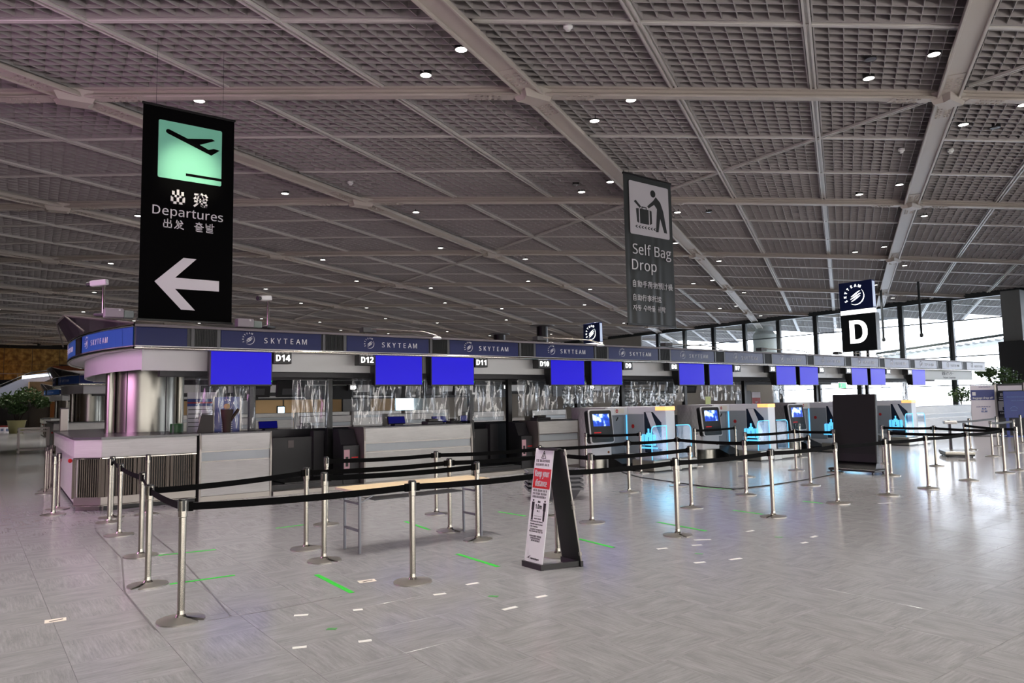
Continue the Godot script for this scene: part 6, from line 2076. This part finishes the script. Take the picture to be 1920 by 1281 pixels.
	part(sc, "column", MB.new().tube([Vector3(0.48, 0.06, 0), Vector3(0.66, 0.1, 0), Vector3(0.70, 0.25, 0), Vector3(0.70, 0.85, 0)], 0.028, 8), mats.dark_grey)
	part(sc, "display_head", MB.new().box(Vector3(0.55, 0.84, -0.16), Vector3(0.80, 0.93, 0.16), Transform3D(), 0.02), sm("white_plastic", Color(0.85, 0.85, 0.84), 0.4))
	for x: float in [-0.42, 0.42]:
		for z: float in [-0.28, 0.28]:
			part(sc, "wheel", MB.new().lathe([Vector2(0, -0.015), Vector2(0.03, -0.015), Vector2(0.03, 0.015), Vector2(0, 0.015)], 10, Transform3D(Basis(Vector3.RIGHT, PI / 2), Vector3(x, 0.03, z))), mats.black)
	# cable across the lanes
	var pts := []
	for q in [[1165, 886], [1200, 896], [1265, 905], [1320, 913], [1378, 918], [1440, 911], [1520, 899], [1575, 888]]:
		pts.append(on_floor(q[0], q[1]) + Vector3(0, 0.008, 0))
	var ca := thing("floor_cable", "thin black cable lying across the floor lanes", "cable", pts[0])
	part(ca, "cord", MB.new().tube(pts, 0.011, 6), mats.black, -pts[0])
	for k in [2, 4, 6]:
		part(ca, "tape", MB.new().cbox(pts[k], Vector3(0.12, 0.03, 0.06)), mats.dark_grey, -pts[0])


func build_tape() -> void:
	var green := sm("tape_green", Color(0.16, 0.72, 0.20), 0.5)
	for q in [[593, 1078, 660, 1112, 0.05], [857, 1039, 934, 1063, 0.05], [1082, 1010, 1150, 1027, 0.05], [935, 960, 985, 968, 0.05], [318, 1096, 440, 1079, 0.045], [297, 1042, 404, 1031, 0.045], [517, 991, 572, 984, 0.045], [760, 978, 805, 994, 0.05], [1232, 979, 1324, 996, 0.05], [1374, 957, 1440, 966, 0.05], [1505, 940, 1542, 944, 0.05], [1307, 914, 1372, 918, 0.04]]:
		var a := on_floor(q[0], q[1])
		var b := on_floor(q[2], q[3])
		var o := thing("floor_tape", "bright green tape strip marking a waiting line on the floor", "tape", (a + b) * 0.5, 0.0, "green waiting lines")
		part(o, "strip", MB.new().bar(a + Vector3(0, 0.0012, 0), b + Vector3(0, 0.0012, 0), q[4], 0.0016), green, -(a + b) * 0.5)
	for q in [[613, 1180, 631, 1180], [916, 1118, 934, 1119], [1303, 1038, 1318, 1039], [1452, 1007, 1467, 1008]]:
		var a := on_floor(q[0], q[1])
		var b := on_floor(q[2], q[3])
		var o := thing("tape_scrap", "small dull green square of tape left on the floor", "tape", (a + b) * 0.5, 0.0, "green tape scraps")
		part(o, "strip", MB.new().bar(a + Vector3(0, 0.0012, 0), b + Vector3(0, 0.0012, 0), 0.05, 0.0016), sm("tape_dull", Color(0.25, 0.50, 0.27), 0.6), -(a + b) * 0.5)
	var pale := sm("tape_pale", Color(0.80, 0.80, 0.79), 0.5)
	for q in [[551, 1155, 578, 1153], [548, 1216, 575, 1213], [813, 1116, 836, 1113], [874, 1097, 897, 1093], [1005, 1121, 1025, 1117], [943, 1144, 969, 1138], [662, 1145, 680, 1143], [672, 1204, 697, 1201], [1301, 1013, 1333, 1012], [1297, 1023, 1316, 1022], [1368, 1050, 1390, 1047], [1302, 1056, 1322, 1054], [1502, 1019, 1513, 1017], [1521, 1008, 1531, 1005], [1646, 944, 1672, 943], [1232, 1030, 1251, 1028], [1400, 997, 1413, 995]]:
		var a := on_floor(q[0], q[1])
		var b := on_floor(q[2], q[3])
		var o := thing("tape_patch", "small white piece of tape stuck on the floor", "tape", (a + b) * 0.5, 0.0, "white tape pieces")
		part(o, "strip", MB.new().bar(a + Vector3(0, 0.0012, 0), b + Vector3(0, 0.0012, 0), 0.045, 0.0016), pale, -(a + b) * 0.5)
	for q in [[83, 1167, 124, 1161, "left of the front queue post"], [672, 1092, 704, 1088, "beside the thick green line"]]:
		var a := on_floor(q[0], q[1])
		var b := on_floor(q[2], q[3])
		var o := thing("floor_label", "worn white label with dark scrawl " + q[4], "label", (a + b) * 0.5)
		part(o, "sheet", MB.new().bar(a + Vector3(0, 0.0012, 0), b + Vector3(0, 0.0012, 0), 0.10, 0.0016), sm("label_worn", Color(0.80, 0.77, 0.72), 0.6), -(a + b) * 0.5)
		var m := a.lerp(b, 0.2)
		var n := a.lerp(b, 0.85)
		part(o, "scrawl", MB.new().bar(m + Vector3(0, 0.0024, 0.02), n + Vector3(0, 0.0024, -0.01), 0.02, 0.001), sm("scrawl", Color(0.22, 0.20, 0.20), 0.7), -(a + b) * 0.5)
	# dark residue of old lines near the first posts
	for line in [[[182, 999], [228, 1047], [233, 1110], [291, 1182]], [[287, 1004], [337, 1045], [432, 1155]], [[385, 1165], [520, 1142], [640, 1118]]]:
		var p := on_floor(line[0][0], line[0][1])
		var o := thing("residue_line", "faint dark residue line left by old tape", "mark", p, 0.0, "old tape residue lines")
		var mb := MB.new()
		for k in line.size() - 1:
			mb.bar(on_floor(line[k][0], line[k][1]) + Vector3(0, 0.0006, 0), on_floor(line[k + 1][0], line[k + 1][1]) + Vector3(0, 0.0006, 0), 0.016, 0.0010)
		part(o, "residue", mb, sm("residue", Color(0.40, 0.395, 0.40), 0.3), -p)


# ---------------------------------------------------------------- right hand corner and far left
func foliage(c: Vector3, r: Vector3, n: int, size: float, seed_: int) -> MB:
	var mb := MB.new()
	var q := RandomNumberGenerator.new()
	q.seed = seed_
	for k in n:
		var d := Vector3(q.randfn(), q.randfn(), q.randfn()).normalized() * pow(q.randf(), 0.45)
		var p := c + Vector3(d.x * r.x, d.y * r.y, d.z * r.z)
		var b := Basis.from_euler(Vector3(q.randf() * TAU, q.randf() * TAU, q.randf() * TAU))
		var s := size * q.randf_range(0.6, 1.3)
		mb.quad(p + b * Vector3(-s, 0, 0), p + b * Vector3(0, 0, s * 0.4), p + b * Vector3(s, 0.1 * s, 0), p + b * Vector3(0, 0, -s * 0.4), b * Vector3.UP)
	return mb


func tree(called: String, label: String, at: Vector3, trunk: float, crowns: Array, leaf: float, n: int, pot: Array, seed_: int) -> void:
	var o := thing(called, label, "plant", at)
	if pot.size():
		part(o, "pot", MB.new().lathe([Vector2(0, 0), Vector2(pot[0] * 0.72, 0), Vector2(pot[0], pot[1]), Vector2(pot[0] * 1.06, pot[1]), Vector2(pot[0] * 1.06, pot[1] + 0.06), Vector2(pot[0] * 0.95, pot[1] + 0.06), Vector2(pot[0] * 0.9, pot[1] - 0.1), Vector2(0, pot[1] - 0.1)], 24), sm("pot_cream", Color(0.68, 0.66, 0.46), 0.5))
	var st := MB.new()
	for c in crowns:
		st.tube([Vector3(0, pot[1] * 0.5 if pot.size() else 0.0, 0), Vector3(c[0].x * 0.25, trunk, c[0].z * 0.25), c[0]], 0.035, 6)
	part(o, "stem", st, sm("bark", Color(0.17, 0.12, 0.08), 0.8))
	var green := sm("leaf_green", Color(0.20, 0.30, 0.14), 0.55)
	green.backlight_enabled = true
	green.backlight = Color(0.10, 0.16, 0.04)
	var lv := MB.new()
	for k in crowns.size():
		var f := foliage(crowns[k][0], crowns[k][1], n, leaf, seed_ + k)
		lv.v.append_array(f.v); lv.n.append_array(f.n); lv.t.append_array(f.t)
	var f2 := part(o, "foliage", lv, green)
	f2.set_meta("kind", "stuff")


func build_corner() -> void:
	var white := sm("board_white", Color(0.82, 0.80, 0.84), 0.5)
	var blue := sm("airline_blue", Color(0.09, 0.16, 0.44), 0.4)
	# white information totem, facing along the counters
	var t := thing("info_totem", "tall white totem with a dark blue Baggage drop-off header", "sign", Vector3(32.2, 0, -12.0), -0.9)
	part(t, "board", MB.new().box(Vector3(-0.42, 0.02, -0.05), Vector3(0.42, 2.0, 0.0), Transform3D(), 0.008), white)
	part(t, "base", MB.new().box(Vector3(-0.45, 0.0, -0.25), Vector3(0.45, 0.03, 0.2)), mats.dark_grey)
	part(t, "side_post", MB.new().box(Vector3(0.425, 0.0, -0.06), Vector3(0.48, 2.02, 0.01)), mats.trim_alu)
	part(t, "header", MB.new().box(Vector3(-0.41, 1.42, 0.0), Vector3(0.41, 1.82, 0.004)), blue)
	lettering(t, "Baggage drop-off", 0.07, Vector3(0, 1.50, 0.006), Vector3.ZERO, mats.sign_white, true, "lettering", 0.72)
	part(t, "luggage_mark", MB.new().box(Vector3(-0.36, 1.60, 0.004), Vector3(-0.24, 1.74, 0.007)), mats.sign_white)
	lettering(t, "KLM", 0.075, Vector3(0.02, 0.97, 0.003), Vector3.ZERO, sm("klm_blue", Color(0.10, 0.30, 0.62), 0.5), true)
	part(t, "crown_mark", flat([Vector2(-0.07, 1.05), Vector2(0.11, 1.05), Vector2(0.08, 1.10), Vector2(0.02, 1.07), Vector2(-0.04, 1.10)]), sm("klm_blue", Color(0.10, 0.30, 0.62), 0.5), Vector3(0, 0, 0.001))
	lettering(t, "AIRFRANCE", 0.04, Vector3(0.0, 1.15, 0.003), Vector3.ZERO, blue, true, "lettering", 0.5)
	lettering(t, "AIRFRANCE", 0.035, Vector3(0.08, 1.93, 0.003), Vector3.ZERO, blue, true, "lettering", 0.4)
	# dark bag drop boards
	for k in 2:
		var b := thing("bag_drop_board", ["dark partition board with Bag Drop pictogram beside the white totem", "dark Bag Drop partition board further along from the white totem"][k], "board", Vector3(33.1 + k * 0.55, 0, -11.35 + k * 0.78), -0.9)
		part(b, "panel", MB.new().box(Vector3(-0.46, 0.02, -0.05), Vector3(0.46, 2.05, 0.0)), sm("partition_dark", Color(0.11, 0.12, 0.15), 0.5))
		part(b, "header", MB.new().box(Vector3(-0.42, 1.78, 0.0), Vector3(0.42, 1.97, 0.005)), white)
		part(b, "picture_field", MB.new().box(Vector3(-0.44, 0.98, 0.0), Vector3(0.44, 1.36, 0.005)), sm("field_grey", Color(0.62, 0.62, 0.64), 0.5))
		lettering(b, "Bag Drop", 0.10, Vector3(0.0, 1.62, 0.004), Vector3.ZERO, mats.sign_white, true, "lettering", 0.72)
		part(b, "notice_print", small_print(-0.4, 0.1, 1.48, 0.045, Transform3D(), 31 + k).prism(PackedVector2Array([Vector2(-0.4, 1.41), Vector2(-0.2, 1.41), Vector2(-0.2, 1.44), Vector2(-0.4, 1.44)]), 0.0, 0.002), mats.sign_white, Vector3(0, 0, 0.001))
		part(b, "lower_print", small_print(-0.4, 0.4, 0.86, 0.06, Transform3D(), 41 + k), mats.sign_white, Vector3(0, 0, 0.001))
		var fig := MB.new()
		fig.prism(PackedVector2Array(disc_poly(Vector2(0.08, 1.30), 0.035, 12)), 0.005, 0.008)
		fig.prism(PackedVector2Array([Vector2(-0.05, 1.18), Vector2(0.1, 1.26), Vector2(0.2, 1.2), Vector2(0.32, 1.0), Vector2(0.24, 1.0), Vector2(0.12, 1.16), Vector2(-0.04, 1.15)]), 0.005, 0.008)
		fig.prism(PackedVector2Array([Vector2(-0.3, 1.0), Vector2(-0.08, 1.0), Vector2(-0.08, 1.13), Vector2(-0.3, 1.13)]), 0.005, 0.008)
		part(b, "pictogram", fig, mats.black)
		for x in [-0.48, 0.48]:
			part(b, "post", MB.new().tube([Vector3(x, 0, -0.03), Vector3(x, 2.08, -0.03)], 0.028, 8), mats.trim_alu)
	var bb := thing("blue_notice_stand", "dark blue notice stand in front of the bag drop boards", "sign", Vector3(32.4, 0, -10.9), -0.9)
	part(bb, "board", MB.new().box(Vector3(-0.45, 0.72, -0.03), Vector3(0.45, 1.74, 0.0), Transform3D(), 0.006), sm("notice_blue", Color(0.08, 0.19, 0.52), 0.4))
	part(bb, "print", small_print(-0.34, 0.34, 1.50, 0.05, Transform3D(), 61), sm("print_pale_blue", Color(0.35, 0.48, 0.75), 0.5), Vector3(0, 0, 0.001))
	part(bb, "print", small_print(-0.2, 0.3, 1.36, 0.045, Transform3D(), 62), sm("print_pale_blue", Color(0.35, 0.48, 0.75), 0.5), Vector3(0, 0, 0.001))
	var cl := MB.new()
	for k in 11:
		var a := PI * k / 10.0
		cl.cbox(Vector3(-0.12 + cos(a) * 0.11, 1.06 + sin(a) * 0.09, 0.003), Vector3(0.03, 0.014, 0.003))
	cl.box(Vector3(-0.23, 1.0, 0.001), Vector3(-0.02, 1.014, 0.004))
	part(bb, "symbol", cl, sm("print_pale_blue", Color(0.35, 0.48, 0.75), 0.5))
	for x in [-0.36, 0.36]:
		part(bb, "leg", MB.new().box(Vector3(x - 0.05, 0.0, -0.03), Vector3(x + 0.05, 0.72, 0.0)), sm("notice_blue", Color(0.08, 0.19, 0.52), 0.4))
	part(bb, "foot", MB.new().box(Vector3(-0.45, 0.0, -0.22), Vector3(0.45, 0.03, 0.2)), sm("notice_blue", Color(0.08, 0.19, 0.52), 0.4))
	var p := on_x(1877, 706, 43.0)
	tree("potted_tree", "leafy tree in a pot against the bright windows", Vector3(p.x, 0, p.z), 1.6, [[Vector3(0, p.y, 0), Vector3(0.9, 0.5, 0.9)], [Vector3(0.2, p.y - 0.5, 0.5), Vector3(0.7, 0.35, 0.6)], [Vector3(-0.2, p.y + 0.25, -0.6), Vector3(0.5, 0.3, 0.5)]], 0.10, 420, [0.4, 0.6], 5)
	p = on_x(1801, 740, 41.0)
	tree("window_shrub", "green shrub behind the far counter by the windows", Vector3(p.x, 0, p.z), 1.2, [[Vector3(0, p.y, 0), Vector3(0.6, 0.4, 0.6)]], 0.09, 380, [0.35, 0.5], 15)
	# exit sign
	p = on_z(1580, 723, -24.0)
	var e := thing("exit_sign", "small green lit exit sign hanging beyond the near canopy", "sign", p)
	part(e, "case", MB.new().box(Vector3(-0.42, -0.16, -0.05), Vector3(0.42, 0.16, 0.0)), mats.dark_grey)
	part(e, "face", MB.new().box(Vector3(-0.40, -0.14, 0.0), Vector3(0.40, 0.14, 0.006)), sm("exit_green", Color(0.25, 0.95, 0.45), 0.4, 0.0, 1.2))
	part(e, "runner_print", flat([Vector2(-0.28, -0.1), Vector2(-0.2, 0.1), Vector2(-0.1, 0.1), Vector2(-0.14, -0.1)], Transform3D(), 0.003), mats.sign_white, Vector3(0, 0, 0.006))
	part(e, "rod", MB.new().tube([Vector3(0, 0.16, -0.02), Vector3(0, roof_y(p.x) - p.y, -0.02)], 0.015, 6), mats.dark_grey)
	# far left: potted tree, leaflet boxes, barrier frame
	var g := on_floor(30, 813)
	tree("potted_fig", "bushy green tree in a cream pot by the far grey wall", g, 1.5, [[Vector3(-0.7, 2.5, 0), Vector3(0.9, 0.7, 0.8)], [Vector3(0.6, 2.9, 0.2), Vector3(1.0, 0.7, 0.8)], [Vector3(1.6, 2.4, 0), Vector3(0.7, 0.5, 0.6)], [Vector3(0, 1.9, 0), Vector3(0.7, 0.5, 0.6)]], 0.16, 330, [0.62, 0.95], 25)
	for k in 2:
		var q := on_floor(3 + k * 10, 811) 
		var bx := thing("leaflet_box", ["white leaflet box at the foot of the far wall", "second white leaflet box beside the cream pot"][k], "box", q)
		part(bx, "carton", MB.new().box(Vector3(-0.2, 0, -0.2), Vector3(0.2, 0.42, 0.2)), white)
		part(bx, "leaflets", MB.new().box(Vector3(-0.18, 0.42, -0.15), Vector3(0.18, 0.56, 0.15)), sm("leaflet_red", Color(0.42, 0.10, 0.08), 0.7))
		part(bx, "print", MB.new().box(Vector3(-0.1, 0.1, 0.2), Vector3(0.1, 0.3, 0.204)), sm("leaflet_blue", Color(0.35, 0.40, 0.52), 0.7))
	var f0 := on_floor(62, 849)
	var fr := thing("barrier_frame", "low steel tube barrier left of the second island", "barrier", f0)
	var rails := MB.new()
	for x: float in [-0.5, 0.5]:
		part(fr, "upright", MB.new().box(Vector3(x - 0.03, 0, -0.03), Vector3(x + 0.03, 1.0, 0.03)), mats.trim_alu)
		part(fr, "upright", MB.new().box(Vector3(x - 0.03, 0, -0.73), Vector3(x + 0.03, 1.0, -0.67)), mats.trim_alu)
	for y: float in [0.12, 0.85, 0.98]:
		rails.box(Vector3(-0.5, y - 0.03, -0.03), Vector3(0.5, y + 0.03, 0.03))
		rails.box(Vector3(-0.5, y - 0.03, -0.73), Vector3(0.5, y + 0.03, -0.67))
		for x: float in [-0.5, 0.5]:
			rails.box(Vector3(x - 0.03, y - 0.03, -0.7), Vector3(x + 0.03, y + 0.03, 0.0))
	part(fr, "rail", rails, mats.trim_alu)
	var sp := thing("steel_pillar", "square brushed post standing at the back of the end counter", "post", Vector3(1.75, 1.206, -19.2))
	part(sp, "shaft", MB.new().box(Vector3(-0.08, 0, -0.08), Vector3(0.08, 0.5, 0.08), Transform3D(), 0.01), mats.trim_alu)
	part(sp, "cap", MB.new().box(Vector3(-0.085, 0.5, -0.085), Vector3(0.085, 0.515, 0.085)), mats.dark_grey)


func _ready() -> void:
	setup_view()
	build_floor()
	build_ceiling()
	build_windows()
	build_walls()
	build_downlights()
	build_islands()
	for k in 4:
		bag_drop(13.17 + 4.07 * k, ["bag drop unit nearest the short white counter", "second bag drop unit from the short white counter", "bag drop unit behind the black display board", "bag drop unit nearest the ticket board"][k])
		kiosk(13.17 + 4.07 * k - 1.17, ["black self-service kiosk beside the first bag drop unit", "black self-service kiosk beside the second bag drop unit", "black self-service kiosk just left of the black display board", "black self-service kiosk behind the black display board"][k])
	build_banners()
	build_posts()
	build_floor_things()
	build_tape()
	build_corner()
